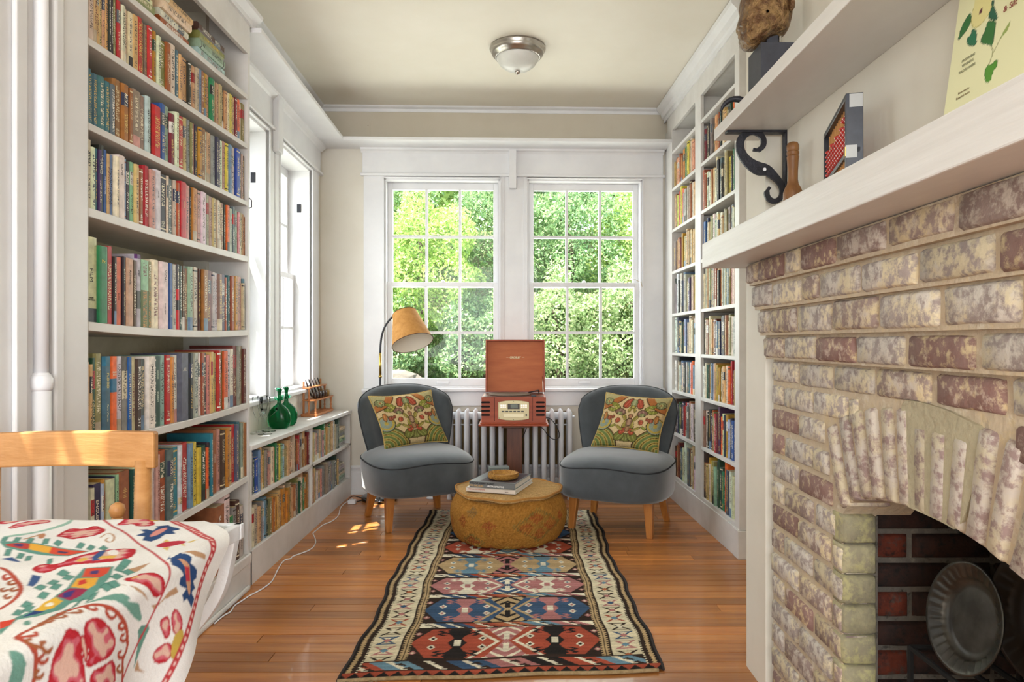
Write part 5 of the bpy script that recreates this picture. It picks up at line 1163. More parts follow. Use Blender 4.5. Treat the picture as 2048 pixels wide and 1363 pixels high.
# ------------------------------------------------------------------ radiator
rd = thing('radiator', 'white cast iron column radiator beneath the back windows', 'radiator', (-.07, 4.70, 0))
M_rad = mat('white_radiator_paint', '#dedfe2', .35, '#d3d4d8', scale=10, bump=.08)
nsx = 15; xs0, xs1 = -.475, .345; sec_me = None
for i in range(nsx):
    x_ = xs0+(xs1-xs0)*i/(nsx-1)
    if sec_me is None:
        g = MB()
        for yy_ in (-.048, .048):
            v = []; f = []; lv = [(.085, .6), (.10, 1), (.52, 1), (.56, 1.05), (.59, .9), (.607, .55), (.612, .1)]
            for z_, s_ in lv:
                for k in range(14): a = 2*PI*k/14; v.append((.0185*s_*math.cos(a), yy_+.030*s_*math.sin(a), z_))
            for a in range(len(lv)-1):
                for k in range(14): f.append((a*14+k, a*14+(k+1) % 14, (a+1)*14+(k+1) % 14, (a+1)*14+k))
            g.add(v, f)
        g.box(-.016, .016, -.05, .05, .545, .585).box(-.016, .016, -.05, .05, .095, .13)
        o = g.build('section', M_rad, None, smooth=False); autosmooth(o, .7); sec_me = o
    else: o = sec_me.copy(); C.objects.link(o)
    o.parent = None; o.matrix_parent_inverse = Matrix.Identity(4); o.matrix_basis = Matrix.Identity(4); attach(o, rd); o.matrix_basis = Matrix.Translation((x_, 4.70, 0))
MB().tube([(xs0-.02, 4.70, .565), (xs1+.02, 4.70, .565)], .027, 16).build('top_header', M_rad, rd, smooth=True); MB().tube([(xs0-.02, 4.70, .115), (xs1+.02, 4.70, .115)], .027, 16).build('bottom_header', M_rad, rd, smooth=True)
MB().tube([(xs0, 4.73, .50), (xs1, 4.73, .50)], .005, 8).build('tie_rod', M_rad, rd)
for x_ in (xs0, xs1):
    for y_ in (4.655, 4.745): MB().lathe([(.018, 0), (.016, .01), (.011, .04), (.015, .09)], x_, y_, .0004, 12).build('foot', M_rad, rd, smooth=True)
MB().tube([(xs1+.02, 4.66, .562), (xs1+.035, 4.66, .562)], .009, 8).build('air_vent', M_rad, rd)
for x_ in (-.60, .40):
    pp1 = thing('floor_pipe', 'white pipe with round floor flange at the %s end of the radiator' % ('left' if x_ < 0 else 'right'), 'pipe', (x_, 4.68, 0), 'radiator supply pipes')
    MB().tube(chaikin([(x_, 4.68, .0), (x_, 4.68, .085), (x_+(.02 if x_ < 0 else -.01), 4.69, .105), (xs0-.02 if x_ < 0 else xs1+.025, 4.70, .115)], 2, False), .013, 12).build('pipe', M_rad, pp1, smooth=True)
    MB().lathe([(.034, .0004), (.036, .004), (.030, .011), (.018, .014)], x_, 4.68, 0, 24).build('flange', M_rad, pp1, smooth=True)
# ------------------------------------------------------------------ floor lamp
fl_ = thing('floor_lamp', 'black arching floor lamp with tilted amber paper shade behind the left chair', 'lamp', (-.947, 4.64, 0))
sL = F/4.64
MB().lathe([(.118, .0004), (.122, .006), (.122, .026), (.112, .033), (.10, .034), (.02, .038), (.012, .05)], -.947, 4.64, 0, 48).build('base', mat('smoked_chrome', '#6c6e70', .12, metal=1), fl_, smooth=True)
def lp(px, py, y_=4.64): return ((px-PX)*y_/F, y_, EYE+(PY-py)*y_/F)
MB().tube([(-.947, 4.64, .03), lp(760.5, 752)], .006, 10).build('lower_pole', M_black, fl_, smooth=True)
MB().tube([lp(760.5, 752), lp(760.5, 705)], .0085, 10).build('brass_sleeve', M_brass, fl_, smooth=True); MB().lathe([(.009, 0), (.012, .005), (.012, .012), (.009, .016)], *lp(760.5, 755), 14).build('collar', M_brass, fl_, smooth=True)
MB().tube(chaikin([lp(760.5, 705), lp(761, 690), lp(763, 672), lp(768, 656), lp(777, 641), lp(788, 631, 4.62), lp(800, 627, 4.60), lp(809, 634, 4.58)], 2, False), .007, 10).build('gooseneck', M_black, fl_, smooth=True)
top = Vector(lp(809, 626, 4.56)); axd = Vector((.30, -.36, -.88)).normalized(); qm = axd.to_track_quat('Z', 'Y').to_matrix().to_4x4(); MS = Matrix.Translation(top) @ qm
M_shade = mat('amber_parchment', '#c08a48', .8, '#ad7838', scale=30, bump=.1); M_shin = mat('white_shade_lining', '#e2d8c8', .8)
rt, rbm, Ls = .080, .137, .225
MB().lathe([(rt, 0), (rbm, Ls)], n=48, M=MS, caps=False).build('shade', M_shade, fl_, smooth=True); MB().lathe([(rt-.002, 0), (rbm-.002, Ls)], n=48, M=MS, caps=False).build('shade_lining', M_shin, fl_, smooth=True)
for r_, z_ in ((rt, 0), (rbm, Ls)): MB().tube([tuple(MS @ Vector((r_*math.cos(a), r_*math.sin(a), z_))) for a in np.linspace(0, 2*PI, 60, endpoint=False)], .0022, 6, closed=True).build('trim_ring', mat('brown_trim', '#5a3418', .7), fl_)
for a in (0, 2.1, 4.2): MB().tube([tuple(MS @ Vector((rt*math.cos(a), rt*math.sin(a), .002))), tuple(MS @ Vector((0, 0, .012)))], .0015, 5).build('spider_arm', M_brass, fl_)
MB().lathe([(.012, 0), (.014, .01), (.014, .05), (.01, .055)], n=14, M=MS).build('socket', M_blackp, fl_, smooth=True)
MB().lathe([(.012, .055), (.016, .07), (.028, .095), (.030, .115), (.02, .14), (.002, .15)], n=18, M=MS).build('bulb', mat('frosted_bulb', '#f2ede2', .3), fl_, smooth=True)
lc = thing('lamp_cord', 'black lamp cord with plug on the floor by the low bookcase', 'cord', (-1.1, 4.6, 0))
MB().tube(chaikin([(-1.06, 4.66, .004), (-1.10, 4.70, .004), (-1.14, 4.68, .02), (-1.15, 4.60, .015), (-1.13, 4.52, .005), (-1.06, 4.60, .004), (-.98, 4.765, .004)], 3, False), .003, 6).build('cable', M_blackp, lc, smooth=True)
# white extension cord along bookcase
wc = thing('extension_cord', 'white extension cord snaking along the floor beside the left bookcases', 'cord', (-1.0, 3.4, 0))
def fpx(px, py): y_ = F*EYE/(py-PY); return ((px-PX)*y_/F, y_, .0035)
cp = [(706, 997), (690, 1005), (679, 1016), (678, 1032), (663, 1044), (645, 1050), (632, 1062), (622, 1067), (630, 1075), (632, 1088), (622, 1100), (600, 1108), (583, 1114), (583, 1118), (565, 1120), (555, 1140), (550, 1152), (543, 1165), (530, 1175), (515, 1184), (499, 1192), (480, 1205), (466, 1212), (462, 1225), (450, 1230), (432, 1240), (415, 1248)]
MB().tube(chaikin([(max(p[0], -1.155), p[1], p[2]) for p in (fpx(*q) for q in cp)], 2, False), .0032, 6).build('cable', M_white, wc, smooth=True)
MB().box(-1.13, -1.08, 4.50, 4.54, .0004, .028).build('outlet_block', M_white, wc, bevel=.004)
# ------------------------------------------------------------------ ceiling lamp
cl = thing('ceiling_light', 'flush round ceiling light with brushed nickel ring and frosted glass bowl', 'ceiling light', (-.008, 3.87, CEIL))
MB().lathe([(.02, 0), (.157, -.001), (.159, -.012), (.150, -.02), (.152, -.026), (.142, -.045), (.130, -.052), (.128, -.06), (.120, -.06), (.12, -.03)], -.008, 3.87, CEIL-.0005, 56).build('ring', M_nick, cl, smooth=True)
MB().lathe([(.122, -.05), (.118, -.07), (.10, -.098), (.07, -.120), (.035, -.132), (.004, -.135)], -.008, 3.87, CEIL, 48).build('glass_bowl', mat('frosted_glass', '#dcdcd8', .35, '#d2d2cd', scale=8), cl, smooth=True)
MB().lathe([(.004, -.132), (.016, -.136), (.016, -.142), (.011, -.150), (.004, -.153), (.001, -.156)], -.008, 3.87, CEIL, 20).build('finial', M_nick, cl, smooth=True)
# ------------------------------------------------------------------ things on low bookcase
ZLB = lambda y_: lowz('top', y_)+.0005
M_bot = bpy.data.materials.new('green_glass'); M_bot.use_nodes = True; _b = M_bot.node_tree.nodes['Principled BSDF']; _b.inputs['Base Color'].default_value = (.004, .22, .07, 1); _b.inputs['Transmission Weight'].default_value = .85; _b.inputs['Roughness'].default_value = .04; _b.inputs['IOR'].default_value = 1.3
for (x_, y_, lab) in ((-1.285, 3.66, 'green glass decanter with ruffled neck, nearer the wine glasses'), (-1.295, 3.80, 'green glass decanter with ruffled neck, nearer the pipe rack')):
    T = thing('decanter', lab, 'bottle', (x_, y_, ZLB(y_)), 'green glass decanters on the low bookcase')
    prof = [(.02, 0), (.046, .001), (.060, .015), (.067, .042), (.066, .070), (.055, .098), (.034, .118), (.017, .130), (.013, .142), (.015, .158), (.010, .178), (.012, .195), (.020, .206), (.030, .213)]
    n = 32; v = []; f = []
    for r_, z_ in prof:
        for k in range(n):
            a = 2*PI*k/n; rr_ = r_*(1+(.22*math.sin(a*3) if z_ > .2 else 0)); v.append((x_+rr_*math.cos(a)*(.92 if z_ < .12 else .8), y_+rr_*math.sin(a)*(.6 if z_ < .12 else .9), ZLB(y_)+z_+(.006*math.sin(a*3) if z_ > .2 else 0)))
    for i in range(len(prof)-1):
        for k in range(n): f.append((i*n+k, i*n+(k+1) % n, (i+1)*n+(k+1) % n, (i+1)*n+k))
    f.append(tuple(range(n-1, -1, -1))); MB().add(v, f).build('body', M_bot, T, smooth=True)
    cv = []; cf = []; m_ = 40
    for j, (r_, z_) in enumerate(((.017, .150), (.026, .158), (.034, .166))):
        for k in range(m_): a = 2*PI*k/m_; cv.append((x_+r_*math.cos(a)*.8, y_+r_*math.sin(a), ZLB(y_)+z_+(.004*j*math.sin(a*8)))) 
    for i in range(2):
        for k in range(m_): cf.append((i*m_+k, i*m_+(k+1) % m_, (i+1)*m_+(k+1) % m_, (i+1)*m_+k))
    MB().add(cv, cf).build('ruffled_collar', M_bot, T, smooth=True)
    MB().lathe([(.004, .18), (.010, .20), (.012, .212), (.006, .216)], x_, y_, ZLB(y_), 16).build('stopper', M_bot, T, smooth=True)
M_cg = bpy.data.materials.new('clear_glass'); M_cg.use_nodes = True; _N = Nd(M_cg); _tr = _N.add('ShaderNodeBsdfTransparent'); _tr.inputs[0].default_value = (.985, .99, .99, 1); _gl = _N.add('ShaderNodeBsdfGlossy'); _gl.inputs['Roughness'].default_value = .03
_lw = _N.add('ShaderNodeLayerWeight'); _lw.inputs[0].default_value = .08; _mx = _N.add('ShaderNodeMixShader'); _N.link(_lw.outputs['Fresnel'], _mx.inputs[0]); _N.link(_tr.outputs[0], _mx.inputs[1]); _N.link(_gl.outputs[0], _mx.inputs[2]); _N.link(_mx.outputs[0], _N.out.inputs[0])
coupe = [(.001, .072), (.004, .075), (.02, .086), (.04, .105), (.045, .12), (.043, .12), (.038, .105)]; flute = [(.001, .075), (.012, .085), (.02, .11), (.026, .15), (.025, .185), (.0235, .185), (.024, .15)]
for (x_, y_, kind_, lab) in ((-1.292, 3.53, coupe, 'clear saucer champagne glass in front of the green decanters'), (-1.31, 3.42, flute, 'clear tall wine glass against the tall bookcase end'), (-1.265, 3.40, flute, 'clear tall wine glass nearest the window, behind the saucer glass'), (-1.315, 3.50, flute, 'clear tall wine glass between window and green decanters')):
    T = thing('wine_glass', lab, 'glass', (x_, y_, ZLB(y_)), 'clear glasses on the low bookcase')
    MB().lathe([(.034, 0), (.034, .0015), (.01, .004), (.004, .008)], x_, y_, ZLB(y_), 28).build('foot', M_cg, T, smooth=True); MB().lathe([(.004, .008), (.003, .04), (.004, .074)], x_, y_, ZLB(y_), 12).build('stem', M_cg, T, smooth=True)
    MB().lathe(kind_, x_, y_, ZLB(y_), 32, caps=False).build('bowl', M_cg, T, smooth=True)
pk_ = thing('pipe_rack', 'turned wooden pipe rack on the low bookcase below the corner window', 'rack', (-1.32, 4.5, ZLB(4.5)))
M_rk = wood('orange_maple', '#a8683a', '#c08050', .4, scale=8, stretch=(5, 5, 1), bump=.05)
zr = max(ZLB(4.30), ZLB(4.70)); y0, y1 = 4.30, 4.69; xa, xb = -1.375, -1.275
MB().box(xa, xb, y0, y1, zr, zr+.016).build('base', M_rk, pk_, bevel=.002); MB().box(xa+.01, xb, y0, y1, zr+.098, zr+.106).build('middle_shelf', M_rk, pk_, bevel=.001); MB().box(xa+.012, xa+.055, y0, y1, zr+.176, zr+.183).build('top_rail', M_rk, pk_, bevel=.001)
for y_ in (y0+.014, y1-.014): MB().tube([(xa+.014, y_, zr+.016), (xa+.014, y_, zr+.22)], .007, 10).build('post', M_rk, pk_, smooth=True)
spd = [(.009, 0), (.007, .008), (.0045, .02), (.008, .03), (.0045, .04), (.006, .055), (.008, .068), (.009, .082)]
for y_ in (y0+.02, y1-.02):
    MB().lathe(spd, xb-.012, y_, zr+.016, 14).build('spindle', M_rk, pk_, smooth=True); MB().lathe(spd, xa+.045, y_, zr+.016, 14).build('spindle', M_rk, pk_, smooth=True); MB().lathe([(a, b*.85) for a, b in spd], xa+.045, y_, zr+.106, 14).build('spindle', M_rk, pk_, smooth=True)
pcols = [('2e1d14', 'dark brown', 'nearest'), ('3a2418', 'dark brown', 'second'), ('2b1c16', 'near-black', 'third'), ('4a3018', 'mottled brown', 'fourth'), ('8a6a34', 'tan corncob', 'farthest')]
for i, (hx, nm, pos_) in enumerate(pcols):
    y_ = y0+.065+i*.065; T = thing('smoking_pipe', '%s %s smoking pipe from the left in the wooden rack' % (pos_, nm), 'pipe', (xb-.03, y_, zr+.106), 'smoking pipes in the rack')
    mp_ = mat('briar_'+hx, '#'+hx, .25, coat=.4); x_ = xb-.025; z_ = zr+.1065
    MB().lathe([(.004, 0), (.012, .002), (.0165, .012), (.017, .03), (.015, .042), (.011, .042), (.011, .02)], x_, y_, z_, 18).build('bowl', mp_, T, smooth=True)
    MB().tube(chaikin([(x_-.012, y_, z_+.012), (x_-.028, y_, z_+.02), (x_-.038, y_-.01, z_+.05), (x_-.046, y_-.02, z_+.085)], 2, False), .0055, 8).build('shank', mp_, T, smooth=True)
    MB().tube([(x_-.046, y_-.02, z_+.085), (x_-.055, y_-.035, z_+.125)], [.005, .003], 8).build('mouthpiece', M_blackp, T, smooth=True)
# ------------------------------------------------------------------ dining chair behind table
dcx = thing('dining_chair', 'honey oak dining chair with curved top rail behind the cloth-covered table', 'chair', (-.95, 1.25, 0))
def railpt(x_): t_ = (x_+.925)/.2; return 1.40-.022*(1-t_*t_)*-1
rl = MB(); v = []; f = []; n = 15
for i in range(n):
    x_ = -1.10+(.365)*i/(n-1); yb_ = 1.372+.03*(1-((x_+.92)/.19)**2); zt = .885+.004*i/(n-1); z_b = zt-.070-.004*(i/(n-1)); 
    v += [(x_, yb_, z_b), (x_, yb_, zt), (x_, yb_+.02, zt), (x_, yb_+.02, z_b)]
for i in range(n-1):
    for k in range(4): f.append((4*i+k, 4*i+(k+1) % 4, 4*i+4+(k+1) % 4, 4*i+4+k))
f += [(3, 2, 1, 0), tuple(4*(n-1)+k for k in range(4))]
rl.add(v, f).build('top_rail', M_oakx, dcx, bevel=.004)
for x_ in (-.765, -1.075):
    MB().tube([(x_, 1.392, .83), (x_+.001, 1.385, .6), (x_, 1.36, .44), (x_, 1.39, .0004)], [.016, .018, .019, .013], 14).build('back_post', M_oakx, dcx, smooth=True)
MB().box(-1.11, -.73, .98, 1.375, .43, .455).build('seat', M_oakx, dcx, bevel=.01)
for x_ in (-.77, -1.07): MB().tube([(x_, 1.02, .43), (x_, 1.0, .0004)], [.018, .013], 12).build('front_leg', M_oakx, dcx, smooth=True)
MB().lathe([(.004, 0), (.011, .004), (.0145, .015), (.012, .025), (.004, .03)], -.765, 1.30, .735, 18).build('knob', M_oakx, dcx, smooth=True); MB().tube([(-.765, 1.30, .455), (-.765, 1.30, .737)], .010, 10).build('arm_post', M_oakx, dcx, smooth=True)
# ------------------------------------------------------------------ table + suzani cloth
ZTB = .757; tbx = thing('side_table', 'worn white metal folding table with glass top under the embroidered cloth', 'table', (-.85, .85, 0))
def xe(y_): return -.487-.09*(1.08-y_)
YE = 1.186
rimv = MB(); cn = [(xe(YE)+.0, YE), (-1.16, YE), (-1.16, .25), (xe(.25), .25)]
c4 = [(cn[0][0], cn[0][1]), cn[1], cn[2], cn[3]]
for i in range(4):
    a = Vector((*c4[i], 0)); b = Vector((*c4[(i+1) % 4], 0)); d = (b-a); L_ = d.length; d.normalize(); nrm = Vector((-d.y, d.x, 0)); MM = frame((a.x, a.y, 0), d, nrm, (0, 0, 1))
    MB().box(0, L_, -.0, .014, ZTB-.026, ZTB, M=MM).build('rim', M_wm, tbx, bevel=.002)
MB().prism([(c4[3][0], .25), (c4[0][0]-.002, YE-.002), (-1.158, YE-.002), (-1.158, .252)], ZTB-.016, ZTB-.010, 'z').build('glass_top', mat('greenish_glass', '#c9d2c0', .08, '#b9c39a', scale=6, contrast=(.45, .6)), tbx)
lg = [(-.489, 1.165, .738), (-.494, 1.16, .70), (-.503, 1.16, .66), (-.517, 1.16, .63), (-.542, 1.16, .595), (-.575, 1.16, .56), (-.64, 1.16, .49), (-.72, 1.16, .38), (-.80, 1.16, .2), (-.86, 1.16, .0004)]
def strip(path, w_, t_, nm):
    v = []; f = []; n = len(path)
    for i, p in enumerate(path):
        a = path[max(0, i-1)]; b = path[min(n-1, i+1)]; d = Vector(b)-Vector(a); d.normalize(); nr = Vector((d.z, 0, -d.x)).normalized(); p = Vector(p)
        for sx_, sy_ in ((-1, -1), (1, -1), (1, 1), (-1, 1)): v.append(tuple(p+nr*(w_/2*sx_)+Vector((0, 1, 0))*(t_/2*sy_)))
    for i in range(n-1):
        for k in range(4): f.append((4*i+k, 4*i+(k+1) % 4, 4*i+4+(k+1) % 4, 4*i+4+k))
    f += [(3, 2, 1, 0), tuple(4*(n-1)+k for k in range(4))]
    MB().add(v, f).build(nm, M_wm, tbx, bevel=.001)
strip(chaikin(lg, 2, False), .018, .022, 'leg'); strip(chaikin([(-1.65-p[0], p[1]-.03, p[2]) for p in lg], 2, False), .018, .022, 'leg')
strip(chaikin([(p[0]-.06, .36, p[2]) for p in lg], 2, False), .018, .022, 'leg'); strip(chaikin([(-1.70-p[0], .39, p[2]) for p in lg], 2, False), .018, .022, 'leg')
# cloth grid: p across, q along
q_ = np.linspace(.45, 1.24, 580); p_ = np.linspace(-1.10, -.24, 620)
PG, QG = np.meshgrid(p_, q_, indexing='ij')
XE = -.487-.09*(1.08-QG)
R0 = .018
def unproj(px, py):
    zt = ZTB+.004; Y_ = F*(EYE-zt)/(py-PY); X_ = (px-PX)*Y_/F; xe_ = -.487-.09*(1.08-Y_)
    if X_ <= xe_: return X_, Y_
    # intersect drape plane X = xe(Y)
    k = (px-PX)/F; Y2 = (-.487-.0972+R0*.6)/(k-.09) ; z2 = EYE+(PY-py)*Y2/F; h_ = zt-z2; xe2 = -.487-.09*(1.08-Y2)
    return xe2+(h_-R0+R0*PI/2 if h_ > R0 else h_*PI/2), Y2
CC = np.ones(PG.shape+(3,))*np.array(lin('dcdad6')); CC *= (1+.03*np.sin(PG*90)*np.sin(QG*70))[..., None]
def zp(l): return [unproj(a/3.973, 1020+b/3.973) for a, b in l]
def fill(poly, h, ol=None, olw=.003, core=None, corew=.02, mid=None, ch=1):
    P2 = zp(poly); P2 = chaikin(P2, ch) if ch else P2
    xs = [p[0] for p in P2]; ys2 = [p[1] for p in P2]
    sub = (PG > min(xs)-.01) & (PG < max(xs)+.01) & (QG > min(ys2)-.01) & (QG < max(ys2)+.01)
    ii = np.where(sub); X_ = PG[ii]; Y_ = QG[ii]; ins = inside(X_, Y_, P2); d = edist(X_, Y_, P2); c = CC[ii]
    dm = d[ins].max() if ins.any() else 1
    if core: corew = dm*.50; olw = max(.0022, dm*.13)
    nzv = dm*.10*np.sin(X_*260+Y_*90)+dm*.12*np.sin(Y_*310-X_*120)
    c[ins] = lin(h)
    if mid: c[ins & (d+nzv > dm*.27)] = lin(mid)
    if core: c[ins & (d+nzv*1.6 > corew)] = lin(core)
    if ol: c[ins & (d < olw)] = lin(ol)
    CC[ii] = c
def line(pts, h, wd, dash=None, ch=2):
    P2 = chaikin(zp(pts), ch, False); xs = [p[0] for p in P2]; ys2 = [p[1] for p in P2]
    sub = (PG > min(xs)-.02) & (PG < max(xs)+.02) & (QG > min(ys2)-.02) & (QG < max(ys2)+.02); ii = np.where(sub); X_ = PG[ii]; Y_ = QG[ii]; d = edist(X_, Y_, P2, False); c = CC[ii]
    msk = d < wd
    if dash: msk &= (np.sin((X_-Y_)*dash) > -.2)
    c[msk] = lin(h); CC[ii] = c
RD, PKc, BG = 'b02a34', 'c2606c', 'cfa898'
def petal(poly, cw=.018, ow=.005): fill(poly, RD, 'a8242c', ow, BG, cw, PKc)
petal([(320, 1420), (350, 1250), (370, 1150), (430, 1050), (500, 960), (575, 965), (600, 1010), (580, 1080), (600, 1200), (600, 1420)], .022, .008)
petal([(600, 1230), (650, 1130), (610, 1000), (620, 920), (680, 870), (740, 850), (800, 880), (850, 940), (880, 1030), (850, 1120), (780, 1180), (700, 1210), (640, 1250)], .026, .009)
petal([(620, 1420), (640, 1280), (760, 1225), (865, 1160), (875, 1420)], .022, .008); petal([(575, 1000), (620, 980), (640, 1120), (610, 1230), (590, 1130)], .02, .005)
petal([(1225, 900), (1260, 850), (1290, 850), (1300, 940), (1295, 1000), (1265, 1040), (1240, 960)], .014, .005); petal([(1300, 850), (1340, 770), (1385, 860), (1372, 960), (1315, 1010)], .014, .005); petal([(1185, 1150), (1230, 1080), (1290, 1050), (1312, 1100), (1280, 1200), (1210, 1225)], .014, .005)
fill([(1305, 1020), (1375, 930), (1385, 1020), (1350, 1120), (1290, 1210)], 'b89c48')
fill([(1350, 350), (1420, 360), (1440, 330), (1505, 340), (1510, 390), (1480, 430), (1525, 470), (1520, 540), (1490, 565), (1505, 620), (1470, 650), (1492, 700), (1460, 770), (1430, 700), (1398, 730), (1395, 670), (1430, 620), (1378, 590), (1390, 530), (1420, 510), (1380, 440), (1405, 400)], '2c4670', ch=0)
fill([(1450, 370), (1472, 450), (1468, 600), (1452, 690), (1435, 600), (1430, 450)], 'c09070'); fill([(1436, 450), (1466, 450), (1466, 560), (1436, 560)], 'b83a44', ch=0)
fill([(1080, 205), (1150, 180), (1110, 160), (1170, 155), (1215, 165), (1250, 135), (1235, 122), (1340, 108), (1365, 125), (1425, 138), (1430, 150), (1375, 160), (1395, 178), (1310, 185), (1270, 212), (1200, 237), (1130, 232), (1150, 205)], '2c4670', ch=0); fill([(1185, 205), (1230, 165), (1320, 130), (1332, 142), (1280, 182), (1210, 205)], 'd08a80')
fill([(1225, 275), (1290, 238), (1400, 225), (1470, 228), (1485, 245), (1400, 268), (1290, 290)], 'b03040')
for P_ in ([(1290, 238), (1320, 215), (1350, 232)], [(1290, 290), (1330, 318), (1350, 280)], [(1485, 240), (1585, 218), (1510, 250)], [(1430, 265), (1475, 285), (1460, 255)]): fill(P_, 'cdb268', ch=0)
petal([(915, 115), (990, 75), (980, 60), (1020, 40), (1110, 45), (1150, 60), (1240, 90), (1215, 122), (1080, 128), (1060, 105), (980, 115)], .02, .003); fill([(1130, 60), (1230, 65), (1290, 52), (1240, 90)], 'c8ae50')
petal([(435, 200), (500, 155), (570, 130), (670, 135), (760, 108), (835, 140), (845, 158), (780, 200), (650, 218), (560, 228), (500, 205)], .03, .004)
petal([(-20, 70), (200, 42), (400, 28), (412, 50), (200, 78), (0, 110)], .02, .003); petal([(30, 160), (160, 92), (400, 78), (405, 105), (250, 125)], .02, .003)
fill([(0, 205), (120, 190), (250, 175), (400, 140), (540, 95), (575, 50), (580, 95), (480, 130), (300, 175), (100, 212)], '8fb0a0')
fill([(-10, 258), (60, 252), (300, 262), (600, 298), (720, 322), (545, 358), (300, 335), (40, 305)], '5c8c80', ch=0); fill([(40, 275), (240, 262), (270, 290), (200, 308), (60, 296)], 'b04038'); fill([(100, 278), (180, 272), (190, 290), (120, 292)], '4a3a6a'); fill([(240, 265), (420, 282), (400, 325), (230, 305)], 'd8a03c', ch=0); fill([(410, 282), (700, 320), (540, 350), (390, 325)], 'c84a34', ch=0); fill([(460, 305), (550, 318), (520, 330), (455, 318)], '4a3a5a', ch=0)
def leaf(cx, cy, a, L_=55, w_=16, h='5c8c80'):
    c_, s_ = math.cos(a), math.sin(a); fill([(cx, cy), (cx+L_*.5*c_-w_*s_, cy+L_*.5*s_+w_*c_), (cx+L_*c_, cy+L_*s_), (cx+L_*.5*c_+w_*s_, cy+L_*.5*s_-w_*c_)], h, '3e6c62', .0011, ch=0)
for (x_, y_, a) in ((100, 255, -.5), (200, 258, -.4), (330, 268, -.6), (420, 262, -.2), (600, 285, -.3), (680, 300, -.2), (100, 312, 2.6), (200, 335, 2.7), (260, 345, 2.5), (420, 365, 2.2), (0, 255, -.6), (780, 300, 0)): leaf(x_, y_, a, 85, 26)
petal([(245, 455), (330, 420), (465, 430), (560, 380), (800, 320), (1060, 298), (1092, 325), (1040, 382), (850, 420), (500, 440), (380, 488), (280, 482)], .022, .004)
fill([(730, 385), (790, 330), (850, 320), (790, 400), (735, 412)], '3a5480', ch=0); fill([(800, 375), (930, 368), (900, 390), (780, 392)], 'cfa850', ch=0); fill([(850, 325), (930, 312), (950, 360), (860, 368)], 'e0dcd8'); fill([(600, 405), (670, 380), (710, 395), (640, 418)], 'cfa850')
fill([(660, 460), (905, 440), (880, 530), (800, 620), (700, 700), (560, 735), (490, 790), (300, 850), (140, 870), (0, 1000), (-20, 960), (120, 850), (280, 780), (430, 690), (540, 620), (590, 540)], '5c8c80', ch=0)
fill([(680, 462), (880, 447), (850, 500), (790, 535), (650, 530)], 'c84a34', ch=0); fill([(720, 480), (790, 472), (775, 505), (715, 508)], '4a3a6a', ch=0); fill([(615, 545), (785, 540), (755, 600), (700, 630), (565, 622)], 'd8a03c', ch=0); fill([(625, 570), (680, 555), (690, 590), (620, 610)], 'c03a34', ch=0)
fill([(560, 628), (700, 632), (640, 680), (560, 715), (450, 688)], '8f2c4a', ch=0); fill([(500, 665), (600, 640), (560, 690), (500, 695)], '3e3470', ch=0); fill([(445, 692), (500, 720), (420, 775), (330, 800), (275, 790), (350, 730)], 'd4a83c', ch=0); fill([(360, 740), (420, 725), (430, 750), (370, 765)], 'e0dcd0'); fill([(270, 795), (360, 805), (280, 830), (165, 852)], '2c4070', ch=0); fill([(-10, 880), (125, 862), (80, 920), (-10, 955)], 'c8402c', ch=0)
for i, (x_, y_, a) in enumerate(((560, 490, 3.1), (600, 525, 3.0), (480, 565, 3.0), (500, 600, 2.9), (380, 610, 3.1), (400, 665, 2.9), (270, 735, 3.0), (280, 755, 2.8), (200, 790, 2.9), (900, 470, -.3), (940, 430, -.3), (870, 530, -.1), (850, 580, .1), (790, 610, 0), (730, 665, .1), (620, 720, 0), (500, 800, .1), (420, 840, .1), (960, 480, 0))): leaf(x_, y_, a, 115, 32)
petal([(975, 540), (1060, 525), (1130, 485), (1225, 470), (1262, 520), (1272, 600), (1245, 672), (1190, 702), (1150, 640), (1100, 590), (1000, 565)], .02, .006); fill([(1110, 500), (1180, 500), (1160, 530), (1120, 530)], 'cdb268')
fill([(745, 720), (850, 685), (960, 665), (1005, 700), (965, 718), (1065, 730), (1075, 780), (1100, 850), (1085, 885), (1020, 830), (960, 760), (880, 715)], '6a9486'); fill([(200, 880), (250, 890), (240, 925), (180, 925)], '6a9486')
fill([(5, 380), (100, 365), (175, 410), (95, 400)], '3a5480', ch=0); fill([(215, 585), (255, 495), (330, 510), (300, 560), (265, 602)], '3a5480', ch=0)
for pth in ([(0, 460), (70, 480), (140, 540), (175, 620), (130, 700), (0, 770)], [(220, 1420), (235, 1200), (215, 1060), (260, 970), (380, 930), (480, 830), (600, 790), (760, 745), (880, 790), (960, 880), (985, 1000), (990, 1100), (940, 1190), (960, 1300), (950, 1420)]): line(pth, 'a84a38', .0028)
for (x_, y_) in ((50, 520), (90, 560), (110, 620), (60, 680), (30, 620), (260, 1080), (320, 1100), (290, 1000), (400, 900), (460, 880), (540, 850), (640, 810), (740, 790), (840, 810), (930, 900), (950, 1000), (930, 1140), (920, 1260), (260, 1290), (290, 1180)):
    r_ = 22 if y_ < 800 else 34; line([(x_+r_*math.cos(t_), y_+.8*r_*math.sin(t_)) for t_ in np.linspace(0, 4.6, 9)], '9a5a3a' if (x_+y_) % 3 else 'a84a38', .0022)
fill([(20, 1330), (80, 1140), (140, 1140), (155, 1250), (110, 1420), (0, 1420)], '6a9486'); fill([(1070, 920), (1175, 905), (1120, 1060), (1080, 1200), (1060, 1260), (1085, 1050)], '5f8a7c')
